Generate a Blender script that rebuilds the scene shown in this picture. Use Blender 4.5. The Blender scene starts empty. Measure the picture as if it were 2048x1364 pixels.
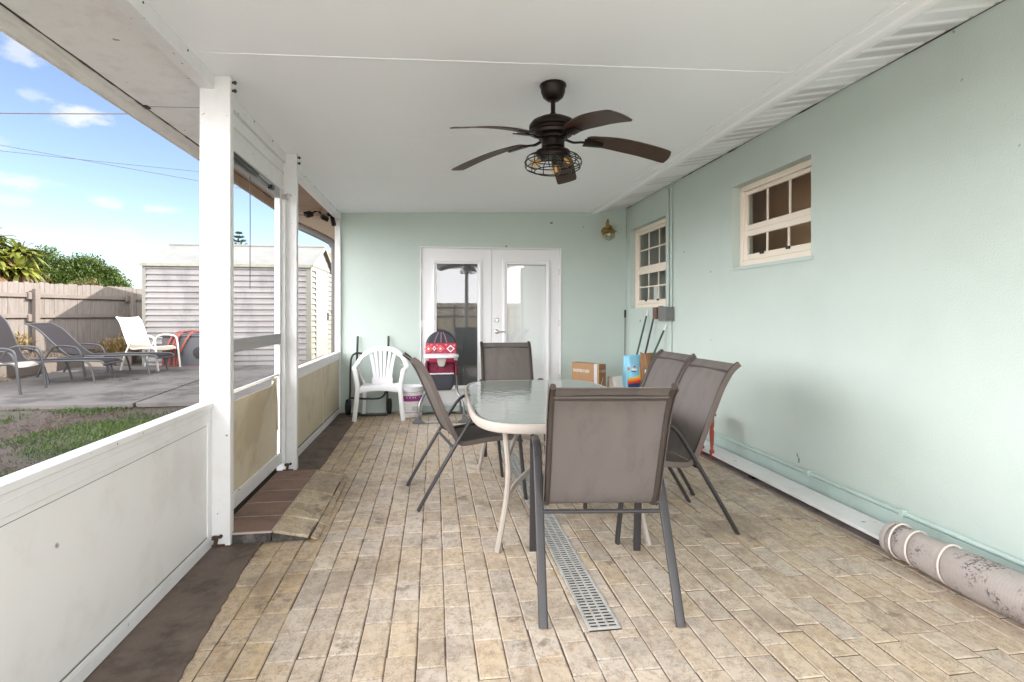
import bpy, math, random
from mathutils import Vector, Matrix
C = bpy.context.scene.collection
SC = bpy.context.scene
R = math.radians
random.seed(7)
# ------------------------------------------------------------------ camera, sky, sun, exposure
cam = bpy.data.cameras.new('camera'); camo = bpy.data.objects.new('camera', cam); C.objects.link(camo)
camo.location = (0, 0, 1.28); camo.rotation_euler = (R(90), 0, R(-8.0))
cam.sensor_width = 36; cam.lens = 1110/2048*36; cam.shift_y = -53/2048; cam.clip_start = .05; cam.clip_end = 2000
SC.camera = camo
SUN_EL, SUN_AZ = 34.0, -5.0       # azimuth measured from +X towards +Y
sd = Vector((math.cos(R(SUN_EL))*math.cos(R(SUN_AZ)), math.cos(R(SUN_EL))*math.sin(R(SUN_AZ)), math.sin(R(SUN_EL))))
sl = bpy.data.lights.new('sun', 'SUN'); sl.energy = 2.6; sl.angle = R(.5); sl.color = (1, .95, .88)
so = bpy.data.objects.new('sun', sl); C.objects.link(so); so.rotation_euler = sd.to_track_quat('Z', 'Y').to_euler()
SC.view_settings.view_transform = 'Standard'; SC.view_settings.look = 'None'; SC.view_settings.gamma = 1
SC.view_settings.exposure = 2.3
SC.cycles.max_bounces = 10; SC.cycles.diffuse_bounces = 7; SC.cycles.transparent_max_bounces = 16
SC.cycles.sample_clamp_indirect = 8
W = bpy.data.worlds.new('World'); SC.world = W; W.use_nodes = True
nt = W.node_tree; nt.nodes.clear()
def N(t, typ, **kw):
    n = t.nodes.new(typ)
    for k, v in kw.items(): setattr(n, k, v)
    return n
def setin(t, sock, v):
    if hasattr(v, 'is_output'): t.links.new(v, sock)
    else: sock.default_value = v
def MA(t, op, a, b=0.0, c=None, clamp=False):
    n = N(t, 'ShaderNodeMath', operation=op); n.use_clamp = clamp
    setin(t, n.inputs[0], a); setin(t, n.inputs[1], b)
    if c is not None: setin(t, n.inputs[2], c)
    return n.outputs[0]
def MIX(t, f, a, b, mode='MIX'):
    n = N(t, 'ShaderNodeMix', data_type='RGBA', blend_type=mode)
    setin(t, n.inputs[0], f); setin(t, n.inputs[6], a); setin(t, n.inputs[7], b)
    return n.outputs[2]
def RAMP(t, f, a, b):
    n = N(t, 'ShaderNodeMapRange', interpolation_type='SMOOTHSTEP'); setin(t, n.inputs[0], f)
    n.inputs[1].default_value = a; n.inputs[2].default_value = b
    return n.outputs[0]
def NOISE(t, vec, scale, detail=4, rough=.55):
    n = N(t, 'ShaderNodeTexNoise'); n.inputs['Scale'].default_value = scale; n.inputs['Detail'].default_value = detail
    n.inputs['Roughness'].default_value = rough
    if vec is not None: t.links.new(vec, n.inputs['Vector'])
    return n.outputs['Fac']
def MAPV(t, vec, sc=(1,1,1), rot=(0,0,0), loc=(0,0,0)):
    n = N(t, 'ShaderNodeMapping'); n.inputs['Scale'].default_value = sc; n.inputs['Rotation'].default_value = rot
    n.inputs['Location'].default_value = loc; t.links.new(vec, n.inputs['Vector']); return n.outputs[0]
def c3(c, k=1): return (c[0]*k, c[1]*k, c[2]*k, 1)
sky = N(nt, 'ShaderNodeTexSky', sky_type='NISHITA', sun_disc=False)
sky.sun_elevation = R(SUN_EL); sky.sun_rotation = R(90-SUN_AZ); sky.air_density = .75; sky.dust_density = .4; sky.ozone_density = 2.2
tc = N(nt, 'ShaderNodeTexCoord'); sep = N(nt, 'ShaderNodeSeparateXYZ'); nt.links.new(tc.outputs['Generated'], sep.inputs[0])
az = MA(nt, 'ARCTAN2', sep.outputs[0], sep.outputs[1]); el = MA(nt, 'ARCSINE', sep.outputs[2])
nz = NOISE(nt, MAPV(nt, tc.outputs['Generated'], (1, 1, 2.2)), 22, 6, .6)
nz2 = NOISE(nt, MAPV(nt, tc.outputs['Generated'], (1, 1, 3)), 4, 6, .6)
cm = None
# small fair weather clouds: azimuth (deg), elevation (deg), half widths (deg), strength
for a0, e0, wa, we, st in ((-33.4,20.0,1.5,1.5,.6), (-30.1,15.9,2.1,.9,.9), (-33.0,16.6,.8,.5,.4), (-33.8,10.1,2.2,.7,.8),
        (-28.0,9.2,1.9,.55,.8), (-24.2,9.0,1.8,.45,.75), (-34.3,8.6,1.6,.6,.6), (-29,6.4,7,1.0,.45), (-38,13,3,1.5,.8), (-46,18,6,2.5,.9), (-44,9,7,2,.8), (-60,14,8,3,.9)):
    dx = MA(nt, 'DIVIDE', MA(nt, 'SUBTRACT', az, R(a0)), R(wa)); dy = MA(nt, 'DIVIDE', MA(nt, 'SUBTRACT', el, R(e0)), R(we))
    s = MA(nt, 'SQRT', MA(nt, 'ADD', MA(nt, 'MULTIPLY', dx, dx), MA(nt, 'MULTIPLY', dy, dy)))
    s = MA(nt, 'ADD', s, MA(nt, 'MULTIPLY', MA(nt, 'SUBTRACT', nz, .5), 3.0))
    m = MA(nt, 'MULTIPLY', RAMP(nt, s, 1.15, .2), st)
    cm = m if cm is None else MA(nt, 'MAXIMUM', cm, m)
# unseen bright cloud band, added outside the view to light the porch
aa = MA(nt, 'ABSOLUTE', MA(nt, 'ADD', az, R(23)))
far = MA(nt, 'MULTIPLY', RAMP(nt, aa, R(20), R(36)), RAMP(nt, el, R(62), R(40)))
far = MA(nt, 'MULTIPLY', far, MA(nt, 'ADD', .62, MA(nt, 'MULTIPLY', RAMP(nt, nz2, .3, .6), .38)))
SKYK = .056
FILL_CLOUD = 2.0/SKYK
bg = N(nt, 'ShaderNodeBackground'); bg.inputs[1].default_value = SKYK
c1 = MIX(nt, cm, MIX(nt, 1.0, sky.outputs[0], (1.2, 1.06, .97, 1), 'MULTIPLY'), (.205/SKYK, .21/SKYK, .217/SKYK, 1))
nt.links.new(MIX(nt, far, c1, (FILL_CLOUD*.985, FILL_CLOUD*.98, FILL_CLOUD*1.0, 1)), bg.inputs[0])
out = N(nt, 'ShaderNodeOutputWorld'); nt.links.new(bg.outputs[0], out.inputs[0])

# ------------------------------------------------------------------ materials
def mat(name, col, rough=.6, metal=0, var=.12, vs=6, bump=.0, bs=60, spec=.5, dirt=None, dirts=3, dirta=.55, stretch=(1,1,1), coat=0, speck=0):
    m = bpy.data.materials.new(name); m.use_nodes = True; t = m.node_tree
    p = t.nodes['Principled BSDF']; tcn = N(t, 'ShaderNodeTexCoord'); v = tcn.outputs['Object']
    if stretch != (1,1,1): v = MAPV(t, v, stretch)
    n = NOISE(t, v, vs, 5)
    colr = MIX(t, n, c3(col, 1-var), c3(col, 1+var))
    if dirt:
        d = NOISE(t, MAPV(t, v, loc=(3.1, 1.7, 5.2)), dirts, 6, .65)
        colr = MIX(t, MA(t, 'MULTIPLY', RAMP(t, d, .47, .66), dirta), colr, c3(dirt))
    if speck:
        colr = MIX(t, MA(t, 'MULTIPLY', RAMP(t, NOISE(t, v, speck, 2, .5), .735, .76), .7), colr, (.03,.027,.024,1))
    t.links.new(colr, p.inputs['Base Color'])
    p.inputs['Roughness'].default_value = rough; p.inputs['Metallic'].default_value = metal
    p.inputs['Specular IOR Level'].default_value = spec; p.inputs['Coat Weight'].default_value = coat
    if bump:
        b = N(t, 'ShaderNodeBump'); b.inputs['Strength'].default_value = bump; b.inputs['Distance'].default_value = .01
        t.links.new(NOISE(t, v, bs, 3), b.inputs['Height']); t.links.new(b.outputs[0], p.inputs['Normal'])
    return m
def leafmat(name, col, var=.35):
    m = bpy.data.materials.new(name); m.use_nodes = True; t = m.node_tree; t.nodes.clear()
    o = N(t, 'ShaderNodeOutputMaterial'); a = N(t, 'ShaderNodeAttribute'); a.attribute_name = 'tint'
    cc = MIX(t, a.outputs['Fac'], c3(col, 1-var), c3((col[0]*1.15, col[1], col[2]*.9), 1+var))
    d = N(t, 'ShaderNodeBsdfPrincipled'); d.inputs['Roughness'].default_value = .55; t.links.new(cc, d.inputs['Base Color'])
    tr = N(t, 'ShaderNodeBsdfTranslucent'); t.links.new(cc, tr.inputs[0])
    mx = N(t, 'ShaderNodeMixShader'); mx.inputs[0].default_value = .35
    t.links.new(d.outputs[0], mx.inputs[1]); t.links.new(tr.outputs[0], mx.inputs[2]); t.links.new(mx.outputs[0], o.inputs[0])
    return m
def glassmat(name, refl=.12, tint=(.95,.97,.96), rough=0.0):
    m = bpy.data.materials.new(name); m.use_nodes = True; t = m.node_tree; t.nodes.clear()
    o = N(t, 'ShaderNodeOutputMaterial'); tr = N(t, 'ShaderNodeBsdfTransparent'); tr.inputs[0].default_value = c3(tint)
    g = N(t, 'ShaderNodeBsdfGlossy'); g.inputs['Roughness'].default_value = rough
    f = N(t, 'ShaderNodeLayerWeight'); f.inputs[0].default_value = .5
    mx = N(t, 'ShaderNodeMixShader'); t.links.new(MA(t, 'ADD', MA(t, 'MULTIPLY', MA(t, 'POWER', f.outputs['Facing'], 5.0), .6), refl, clamp=True), mx.inputs[0])
    t.links.new(tr.outputs[0], mx.inputs[1]); t.links.new(g.outputs[0], mx.inputs[2]); t.links.new(mx.outputs[0], o.inputs[0])
    return m
M = {}
M['ceil'] = mat('white ceiling panel', (.905,.92,.945), .45, var=.02, vs=2)
M['vent'] = mat('vent slot', (.60,.60,.60), .7)
M['white'] = mat('white painted aluminium', (.775,.78,.785), .38, var=.03, vs=4, bump=.03, bs=25, dirt=(.66,.64,.60), dirts=9, dirta=.25, speck=30)
M['panelw'] = mat('white wall panel', (.78,.78,.78), .45, var=.03, vs=3, dirt=(.66,.65,.63), dirts=3, dirta=.45, speck=6)
M['soffw'] = mat('white painted soffit board', (.80,.79,.78), .6, var=.04, vs=5, bump=.1, bs=40, dirt=(.62,.60,.57), dirts=9, dirta=.35, speck=16)
M['soffb'] = mat('bare brown soffit board', (.40,.27,.19), .7, var=.12, vs=4, bump=.08, dirt=(.22,.15,.11), dirts=6, dirta=.4)
M['fascia'] = mat('weathered fascia', (.66,.63,.59), .7, var=.08, vs=14, bump=.25, bs=50, stretch=(8,1,8), dirt=(.3,.28,.25), dirts=3, dirta=.3)
M['black'] = mat('black steel', (.012,.012,.013), .4, var=.2)
M['rubber'] = mat('black rubber', (.02,.02,.02), .8)
M['mildew'] = mat('black mildew line', (.035,.032,.03), .9, var=.4, vs=40)
M['mint'] = mat('mint stucco', (.525,.605,.56), .8, var=.03, vs=2.2, bump=.3, bs=95, dirt=(.485,.565,.52), dirts=1.6, dirta=.35, speck=7)
M['mintdark'] = mat('mint painted plinth', (.48,.60,.56), .55, var=.04, vs=4, bump=.05, bs=80, dirt=(.4,.5,.47), dirts=4)
M['door'] = mat('white door paint', (.80,.80,.81), .4, var=.02, vs=3)
M['cream'] = mat('cream window frame', (.85,.76,.65), .5, var=.03, vs=8)
M['chrome'] = mat('satin nickel', (.6,.58,.55), .28, 1)
M['brass'] = mat('aged brass', (.42,.27,.09), .32, 1, var=.4, vs=30)
M['glass'] = glassmat('window glass', .05)
M['doorglass'] = glassmat('door glass', .105)
M['jar'] = glassmat('clear lamp glass', .10, (.93,.94,.9))
M['grey'] = mat('grey painted steel', (.16,.16,.15), .5)
M['rail'] = mat('grey aluminium rail', (.36,.36,.37), .45)
M['beige'] = mat('yellowed vinyl sheet', (.66,.585,.44), .55, var=.08, vs=2.5, dirt=(.42,.33,.2), dirts=2, dirta=.5, bump=.05, bs=10)
M['bronze'] = mat('oil rubbed bronze', (.020,.013,.010), .38, .7, var=.3, vs=20)
M['wood'] = mat('dark walnut blade', (.050,.026,.016), .5, var=.6, vs=18, stretch=(1,7,1), bump=.1, bs=60)
M['sling'] = mat('taupe sling mesh', (.140,.122,.111), .75, var=.10, vs=5, bump=.25, bs=420, dirt=(.085,.07,.066), dirts=5, dirta=.38, stretch=(1,2.2,.8))
M['slingd'] = mat('dark hem', (.12,.095,.083), .7, var=.1)
M['frame'] = mat('charcoal powder coat', (.05,.047,.049), .42, .3, var=.12, vs=8)
M['frameb'] = mat('brown powder coat', (.062,.05,.043), .45, .2, var=.12, vs=8)
M['tablew'] = mat('cream table metal', (.44,.39,.345), .5, var=.08, vs=10, dirt=(.38,.32,.26), dirts=7, dirta=.5)
M['plastic'] = mat('white moulded plastic', (.82,.82,.83), .35, var=.03)
M['red'] = mat('red fabric', (.46,.03,.085), .75, var=.25, vs=25)
M['red2'] = mat('dark red fabric', (.20,.014,.045), .75, var=.5, vs=30, dirt=(.03,.012,.02), dirts=16, dirta=.8)
M['navy'] = mat('charcoal navy vinyl', (.028,.03,.042), .5, var=.2)
M['pgrey'] = mat('grey plastic', (.12,.125,.135), .5)
M['tubegrey'] = mat('grey metal tube', (.34,.35,.36), .3, .8)
M['whitep'] = mat('white print', (.8,.8,.78), .6, var=.03)
M['purple'] = mat('purple print', (.30,.035,.22), .5, var=.15, vs=20)
M['greyp'] = mat('grey print', (.42,.42,.42), .6, var=.3, vs=60)
M['magenta'] = mat('magenta print', (.45,.05,.30), .55)
M['card'] = mat('cardboard', (.37,.22,.11), .8, var=.08, vs=6)
M['cardd'] = mat('dark cardboard', (.25,.13,.06), .8, var=.1, vs=6)
M['tape'] = mat('parcel tape', (.55,.55,.57), .35)
M['sblue'] = mat('sky blue paper', (.25,.60,.80), .5, var=.06)
M['orange'] = mat('orange print', (.85,.25,.02), .5, var=.3, vs=9)
M['yellow'] = mat('yellow print', (.85,.55,.06), .5)
M['navyp'] = mat('navy print', (.02,.035,.16), .5)
M['redp'] = mat('red print', (.65,.04,.03), .5)
M['blackp'] = mat('black print', (.015,.015,.02), .5)
M['green'] = mat('dark green pole', (.015,.05,.035), .4)
M['redwood'] = mat('red stained wood', (.30,.05,.025), .4, var=.3, vs=20)
M['rug'] = mat('rug back', (.45,.375,.35), .95, var=.12, vs=60, bump=.5, bs=300, dirt=(.16,.13,.14), dirts=13, dirta=.85)
def rugmat():
    m = M['rug'] = mat('rug back', (.42,.375,.35), .95, var=.10, vs=60, bump=.5, bs=300); t = m.node_tree; p = t.nodes['Principled BSDF']
    v = N(t, 'ShaderNodeTexCoord').outputs['Object']; src = p.inputs['Base Color'].links[0].from_socket
    band = RAMP(t, NOISE(t, MAPV(t, v, (1,1.6,1)), 5.5, 4, .6), .49, .60); sp = RAMP(t, NOISE(t, v, 85, 3, .6), .50, .56)
    rib = MA(t, 'MULTIPLY', RAMP(t, MA(t, 'SINE', MA(t, 'MULTIPLY', N_sep(t, v), 420)), .2, .9), .12)
    c = MIX(t, MA(t, 'MULTIPLY', MA(t, 'MULTIPLY', band, sp), .9), src, (.10,.08,.085,1)); t.links.new(MIX(t, rib, c, (.25,.21,.2,1)), p.inputs['Base Color'])
def N_sep(t, v):
    n = N(t, 'ShaderNodeSeparateXYZ'); t.links.new(v, n.inputs[0]); return n.outputs[1]
rugmat()
M['rope'] = mat('cream cord', (.70,.62,.56), .8)
M['conc'] = mat('brown stained concrete', (.15,.115,.095), .85, var=.30, vs=9, bump=.5, bs=45, dirt=(.065,.05,.04), dirts=5, dirta=.75)
M['concr'] = mat('mauve concrete', (.25,.215,.20), .85, var=.25, vs=8, bump=.3, bs=60, dirt=(.08,.07,.065), dirts=6, dirta=.8)
M['steps'] = mat('brown step tile', (.235,.15,.115), .75, var=.25, vs=9, bump=.35, bs=60, dirt=(.12,.08,.062), dirts=5)
M['mortar'] = mat('pale mortar', (.46,.40,.36), .9, var=.2, vs=30)
M['steprise'] = mat('dirty riser', (.05,.045,.043), .9, var=.5, vs=25, bump=.4, bs=60, dirt=(.25,.22,.2), dirts=12, dirta=.5)
M['joint'] = mat('joint sand', (.10,.08,.062), .95, var=.3, vs=60)
M['drain'] = mat('pale grey plastic grate', (.46,.455,.43), .55, var=.12, vs=20, dirt=(.25,.23,.2), dirts=20, dirta=.5)
M['dirt'] = mat('lawn soil', (.05,.036,.028), .95, var=.3, vs=5, bump=.6, bs=20, dirt=(.026,.036,.012), dirts=2.6, dirta=.85)
M['slab'] = mat('old concrete', (.125,.114,.108), .95, spec=.15, var=.3, vs=3, bump=.25, bs=30, dirt=(.05,.047,.045), dirts=1.6, dirta=.75)
M['litter'] = mat('dry leaf litter', (.13,.085,.048), .95, var=.5, vs=25, bump=.8, bs=40)
M['fence'] = mat('weathered fence board', (.132,.113,.10), .85, var=.22, vs=5, bump=.3, bs=30, stretch=(6,6,.8), dirt=(.085,.07,.06), dirts=3.5, dirta=.6)
M['fencetan'] = mat('tan fence board', (.50,.40,.27), .85, var=.2, vs=5, stretch=(6,6,.8))
M['fencer'] = mat('weathered fence rail', (.115,.094,.08), .85, var=.2, vs=6, bump=.3, bs=30)
M['vinyl'] = mat('shed lap siding', (.185,.172,.166), .6, var=.06, vs=3, dirt=(.10,.093,.09), dirts=2.2, dirta=.55, stretch=(1.5,1.5,.6))
M['vinylc'] = mat('shed cream trim', (.15,.143,.118), .6, var=.06, vs=5, dirt=(.14,.15,.10), dirts=4, dirta=.5)
M['shedroof'] = mat('pale metal shed roof', (.135,.135,.128), .6, var=.06, vs=3, dirt=(.095,.095,.085), dirts=2)
M['mesh'] = mat('grey lounger mesh', (.018,.016,.018), .9, spec=.15, var=.2, vs=40, bump=.3, bs=200)
M['alu'] = mat('grey lounger tube', (.05,.05,.053), .4, .4)
M['ivory'] = mat('ivory sling', (.36,.31,.235), .8, var=.05)
M['ivoryt'] = mat('ivory tube', (.50,.485,.45), .4)
M['sand'] = mat('sand sling', (.24,.215,.175), .8, var=.06)
M['bin'] = mat('grey vinyl box', (.06,.062,.068), .5, var=.12, vs=6)
M['strap'] = mat('red nylon strap', (.26,.045,.03), .6, var=.15, vs=30)
M['brownpipe'] = mat('taupe downspout', (.10,.088,.08), .5, var=.08)
M['trunk'] = mat('bark', (.16,.11,.075), .9, var=.35, vs=12, bump=.6, bs=30)
M['brick'] = mat('orange roof tile', (.22,.085,.04), .8, var=.25, vs=30)
M['roofing'] = mat('asphalt shingle', (.13,.12,.11), .9, var=.2, vs=8)
M['room'] = mat('tan room wall', (.74,.45,.23), .8, var=.12, vs=2)
M['roomd'] = mat('dark room wall', (.10,.085,.075), .9)
M['roomg'] = mat('grey room wall', (.48,.49,.46), .9)
M['leaf'] = leafmat('green leaf', (.05,.085,.015)); M['leaf2'] = leafmat('olive leaf', (.075,.075,.022))
M['palm'] = leafmat('yellow green strap leaf', (.105,.13,.018), .6); M['dead'] = leafmat('dry hanging leaf', (.20,.125,.065), .5)
M['pine'] = leafmat('pine needles', (.05,.09,.05)); M['grass'] = leafmat('lawn grass', (.045,.085,.016), .5); M['straw'] = leafmat('dry grass', (.10,.072,.048), .5)
M['weed'] = leafmat('dry weed leaf', (.20,.15,.05), .5)
M['bulb'] = glassmat('bulb glass', .08, (1,.93,.8)); M['fil'] = mat('amber filament core', (.8,.45,.12), .4)
M['wire'] = mat('old cable', (.07,.06,.055), .7)
M['terra'] = mat('terracotta', (.40,.13,.06), .8)
def pavermat():
    m = bpy.data.materials.new('tumbled stone paver'); m.use_nodes = True; t = m.node_tree; p = t.nodes['Principled BSDF']
    a = N(t, 'ShaderNodeAttribute'); a.attribute_name = 'Col'
    g = N(t, 'ShaderNodeNewGeometry').outputs['Position']
    n1 = NOISE(t, MAPV(t, g, (1.4,1,1), (0,0,.5)), 13, 7, .68); n2 = NOISE(t, MAPV(t, g, loc=(4,2,0)), 2.0, 5, .62); n3 = NOISE(t, g, 55, 4, .6)
    n4 = NOISE(t, MAPV(t, g, (3,1,1), (0,0,-.6), (9,1,0)), 9, 6, .7)
    col = MIX(t, MA(t, 'MULTIPLY', RAMP(t, n1, .45, .62), .6), a.outputs['Color'], c3((.385,.285,.20)))
    col = MIX(t, MA(t, 'MULTIPLY', RAMP(t, n4, .49, .58), .55), col, c3((.60,.505,.405)))
    col = MIX(t, MA(t, 'MULTIPLY', RAMP(t, n2, .50, .66), .5), col, c3((.23,.175,.135)))
    n5 = NOISE(t, MAPV(t, g, loc=(1,8,0)), 5.5, 6, .7)
    col = MIX(t, MA(t, 'MULTIPLY', RAMP(t, n5, .575, .66), .6), col, c3((.12,.092,.072)))
    n6 = NOISE(t, MAPV(t, g, loc=(5,1,3)), 8, 4, .6)
    col = MIX(t, MA(t, 'MULTIPLY', RAMP(t, n6, .60, .68), .4), col, c3((.42,.29,.14)))
    n7 = NOISE(t, MAPV(t, g, (1,1,1), loc=(2,6,1)), 30, 5, .7); col = MIX(t, MA(t, 'MULTIPLY', RAMP(t, n7, .52, .66), .35), col, c3((.22,.17,.125)))
    veins = RAMP(t, MA(t, 'ABSOLUTE', MA(t, 'SUBTRACT', NOISE(t, MAPV(t, g, (1,1,1), loc=(7,3,0)), 9, 5, .7), .5)), .014, 0)
    col = MIX(t, MA(t, 'MULTIPLY', veins, .6), col, c3((.15,.12,.10)))
    t.links.new(col, p.inputs['Base Color']); p.inputs['Roughness'].default_value = .55; p.inputs['Specular IOR Level'].default_value = .4
    t.links.new(MA(t, 'ADD', .42, MA(t, 'MULTIPLY', n1, .35)), p.inputs['Roughness'])
    b = N(t, 'ShaderNodeBump'); b.inputs['Strength'].default_value = .45; b.inputs['Distance'].default_value = .006
    t.links.new(MA(t, 'ADD', n1, MA(t, 'MULTIPLY', n3, .35)), b.inputs['Height']); t.links.new(b.outputs[0], p.inputs['Normal'])
    return m
M['paver'] = pavermat()
def tableglass():
    m = bpy.data.materials.new('hammered table glass'); m.use_nodes = True; t = m.node_tree; p = t.nodes['Principled BSDF']
    p.inputs['Base Color'].default_value = (.50,.56,.515,1); p.inputs['Transmission Weight'].default_value = .5; p.inputs['Roughness'].default_value = .07
    p.inputs['IOR'].default_value = 1.5
    v = N(t, 'ShaderNodeTexCoord').outputs['Object']; b = N(t, 'ShaderNodeBump'); b.inputs['Strength'].default_value = .22; b.inputs['Distance'].default_value = .012
    t.links.new(NOISE(t, v, 12, 4, .5), b.inputs['Height']); t.links.new(b.outputs[0], p.inputs['Normal'])
    return m
M['tglass'] = tableglass()
M['mossy'] = mat('mossy trim', (.20,.20,.155), .7, var=.2, vs=9, dirt=(.10,.12,.06), dirts=6)

# ------------------------------------------------------------------ mesh building
def cr(pts, n=6, closed=False):
    """Catmull-Rom through pts"""
    P = [Vector(p) for p in pts]; o = []; L = len(P)
    for i in range(L if closed else L-1):
        if closed: a, b, c, d = P[(i-1) % L], P[i], P[(i+1) % L], P[(i+2) % L]
        else: a, b, c, d = P[max(i-1,0)], P[i], P[i+1], P[min(i+2, L-1)]
        for k in range(n):
            s = k/n
            o.append(.5*((2*b)+(c-a)*s+(2*a-5*b+4*c-d)*s*s+(3*b-a-3*c+d)*s**3))
    if not closed: o.append(P[-1])
    return o
class MB:
    def __init__(s): s.v = []; s.f = []; s.c = []; s.cur = None
    def add(s, vs, fs):
        o = len(s.v); s.v += [tuple(v) for v in vs]; s.f += [tuple(i+o for i in f) for f in fs]; s.c += [s.cur]*len(fs); return s
    def box(s, x0, x1, y0, y1, z0, z1):
        return s.add([(x0,y0,z0),(x1,y0,z0),(x1,y1,z0),(x0,y1,z0),(x0,y0,z1),(x1,y0,z1),(x1,y1,z1),(x0,y1,z1)],
            [(0,3,2,1),(4,5,6,7),(0,1,5,4),(1,2,6,5),(2,3,7,6),(3,0,4,7)])
    def obox(s, cen, size, rot=(0,0,0)):
        from mathutils import Euler
        m = Euler(rot).to_matrix(); c = Vector(cen); h = [q/2 for q in size]
        vs = [c+m@Vector((sx*h[0], sy*h[1], sz*h[2])) for sz in (-1,1) for sx, sy in ((-1,-1),(1,-1),(1,1),(-1,1))]
        return s.add(vs, [(0,3,2,1),(4,5,6,7),(0,1,5,4),(1,2,6,5),(2,3,7,6),(3,0,4,7)])
    def prism(s, pts, d):
        """closed polygon of 3D points extruded by vector d"""
        n = len(pts); P = [Vector(p) for p in pts]; d = Vector(d)
        nrm = sum(((P[i]-P[0]).cross(P[(i+1) % n]-P[0]) for i in range(n)), Vector())
        if nrm.dot(d) > 0: P = P[::-1]
        vs = P+[p+d for p in P]
        return s.add(vs, [tuple(range(n)), tuple(range(2*n-1, n-1, -1))]+[(i, i+n, (i+1) % n+n, (i+1) % n) for i in range(n)])
    def sweep(s, path, w, t, lat=(0,1,0), n=12, e=3.0, closed=False, caps=True):
        """superellipse bar: w along lat, t across"""
        P = [Vector(p) for p in path]; L = len(P); vs = []; fs = []
        sec = []
        for k in range(n):
            a = 2*math.pi*(k+.5)/n; ca, sa = math.cos(a), math.sin(a)
            sec.append((math.copysign(abs(ca)**(2/e), ca)*w/2, math.copysign(abs(sa)**(2/e), sa)*t/2))
        for i in range(L):
            if closed: T = P[(i+1) % L]-P[i-1]
            else: T = P[min(i+1, L-1)]-P[max(i-1, 0)]
            T.normalize(); lt = Vector(lat(i) if callable(lat) else lat); lt = (lt-T*lt.dot(T)).normalized(); nn = T.cross(lt)
            vs += [P[i]+lt*a+nn*b for a, b in sec]
        m = L if closed else L-1
        for i in range(m):
            for k in range(n):
                j = (i+1) % L
                fs.append((i*n+k, j*n+k, j*n+(k+1) % n, i*n+(k+1) % n)[::-1])
        if not closed and caps: fs += [tuple(range(n)), tuple(range(L*n-1, (L-1)*n-1, -1))]
        return s.add(vs, fs)
    def tube(s, path, r, n=10, closed=False):
        P = [Vector(p) for p in path]; L = len(P); vs = []; fs = []
        rr = r if isinstance(r, (list, tuple)) else [r]*L
        T0 = (P[1]-P[0]).normalized(); u = T0.orthogonal().normalized()
        for i in range(L):
            T = (P[(i+1) % L]-P[i-1]) if closed else (P[min(i+1, L-1)]-P[max(i-1, 0)])
            T.normalize(); u = (u-T*u.dot(T)).normalized(); v = T.cross(u)
            vs += [P[i]+(u*math.cos(2*math.pi*k/n)+v*math.sin(2*math.pi*k/n))*rr[i] for k in range(n)]
        for i in range(L if closed else L-1):
            j = (i+1) % L
            for k in range(n): fs.append((i*n+k, i*n+(k+1) % n, j*n+(k+1) % n, j*n+k))
        if not closed: fs += [tuple(range(n-1, -1, -1)), tuple(range((L-1)*n, L*n))]
        return s.add(vs, fs)
    def lathe(s, prof, c=(0,0,0), n=28, axis='Z', a0=0, a1=2*math.pi):
        vs = []; fs = []; L = len(prof); c = Vector(c)
        for i in range(n):
            a = 2*math.pi*i/n
            for r, z in prof:
                p = {'Z': (r*math.cos(a), r*math.sin(a), z), 'Y': (r*math.sin(a), z, r*math.cos(a)), 'X': (z, r*math.cos(a), r*math.sin(a))}[axis]
                vs.append(c+Vector(p))
        for i in range(n):
            j = (i+1) % n
            for k in range(L-1): fs.append((i*L+k, j*L+k, j*L+k+1, i*L+k+1))
        return s.add(vs, fs)
    def grid(s, fn, nu, nv):
        vs = [fn(i/nu, j/nv) for i in range(nu+1) for j in range(nv+1)]
        return s.add(vs, [(i*(nv+1)+j, (i+1)*(nv+1)+j, (i+1)*(nv+1)+j+1, i*(nv+1)+j+1) for i in range(nu) for j in range(nv)])
    def sheet(s, fn, nu, nv, th):
        """two sided thin shell of a surface"""
        def nr(u, v):
            e = 1e-3; a = Vector(fn(min(u+e,1), v))-Vector(fn(max(u-e,0), v)); b = Vector(fn(u, min(v+e,1)))-Vector(fn(u, max(v-e,0)))
            return a.cross(b).normalized()
        o = len(s.v); k = (nu+1)*(nv+1); top = []; bot = []
        for i in range(nu+1):
            for j in range(nv+1):
                p = Vector(fn(i/nu, j/nv)); q = nr(i/nu, j/nv)*th/2; top.append(p+q); bot.append(p-q)
        q = lambda i, j: i*(nv+1)+j
        fs = []
        for i in range(nu):
            for j in range(nv):
                f = (q(i,j), q(i+1,j), q(i+1,j+1), q(i,j+1)); fs.append(f); fs.append(tuple(x+k for x in f[::-1]))
        for i in range(nu):
            fs.append((q(i,0), q(i,0)+k, q(i+1,0)+k, q(i+1,0))); fs.append((q(i+1,nv), q(i+1,nv)+k, q(i,nv)+k, q(i,nv)))
        for j in range(nv):
            fs.append((q(0,j+1), q(0,j+1)+k, q(0,j)+k, q(0,j))); fs.append((q(nu,j), q(nu,j)+k, q(nu,j+1)+k, q(nu,j+1)))
        return s.add(top+bot, fs)
    def build(s, name, m, parent=None, world=False, bevel=0, seg=2, sharp=35, attr=None):
        me = bpy.data.meshes.new(name)
        off = Vector((0,0,0))
        if world and parent is not None: off = parent.location
        me.from_pydata([tuple(Vector(v)-off) for v in s.v], [], s.f); me.validate(); me.update()
        me.materials.append(M[m] if isinstance(m, str) else m)
        me.polygons.foreach_set('use_smooth', [True]*len(me.polygons)); me.set_sharp_from_angle(angle=R(sharp))
        if attr == 'Col':
            ca = me.color_attributes.new('Col', 'FLOAT_COLOR', 'CORNER')
            d = []
            for p, c in zip(me.polygons, s.c): d += list(c)*p.loop_total
            ca.data.foreach_set('color', d)
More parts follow.
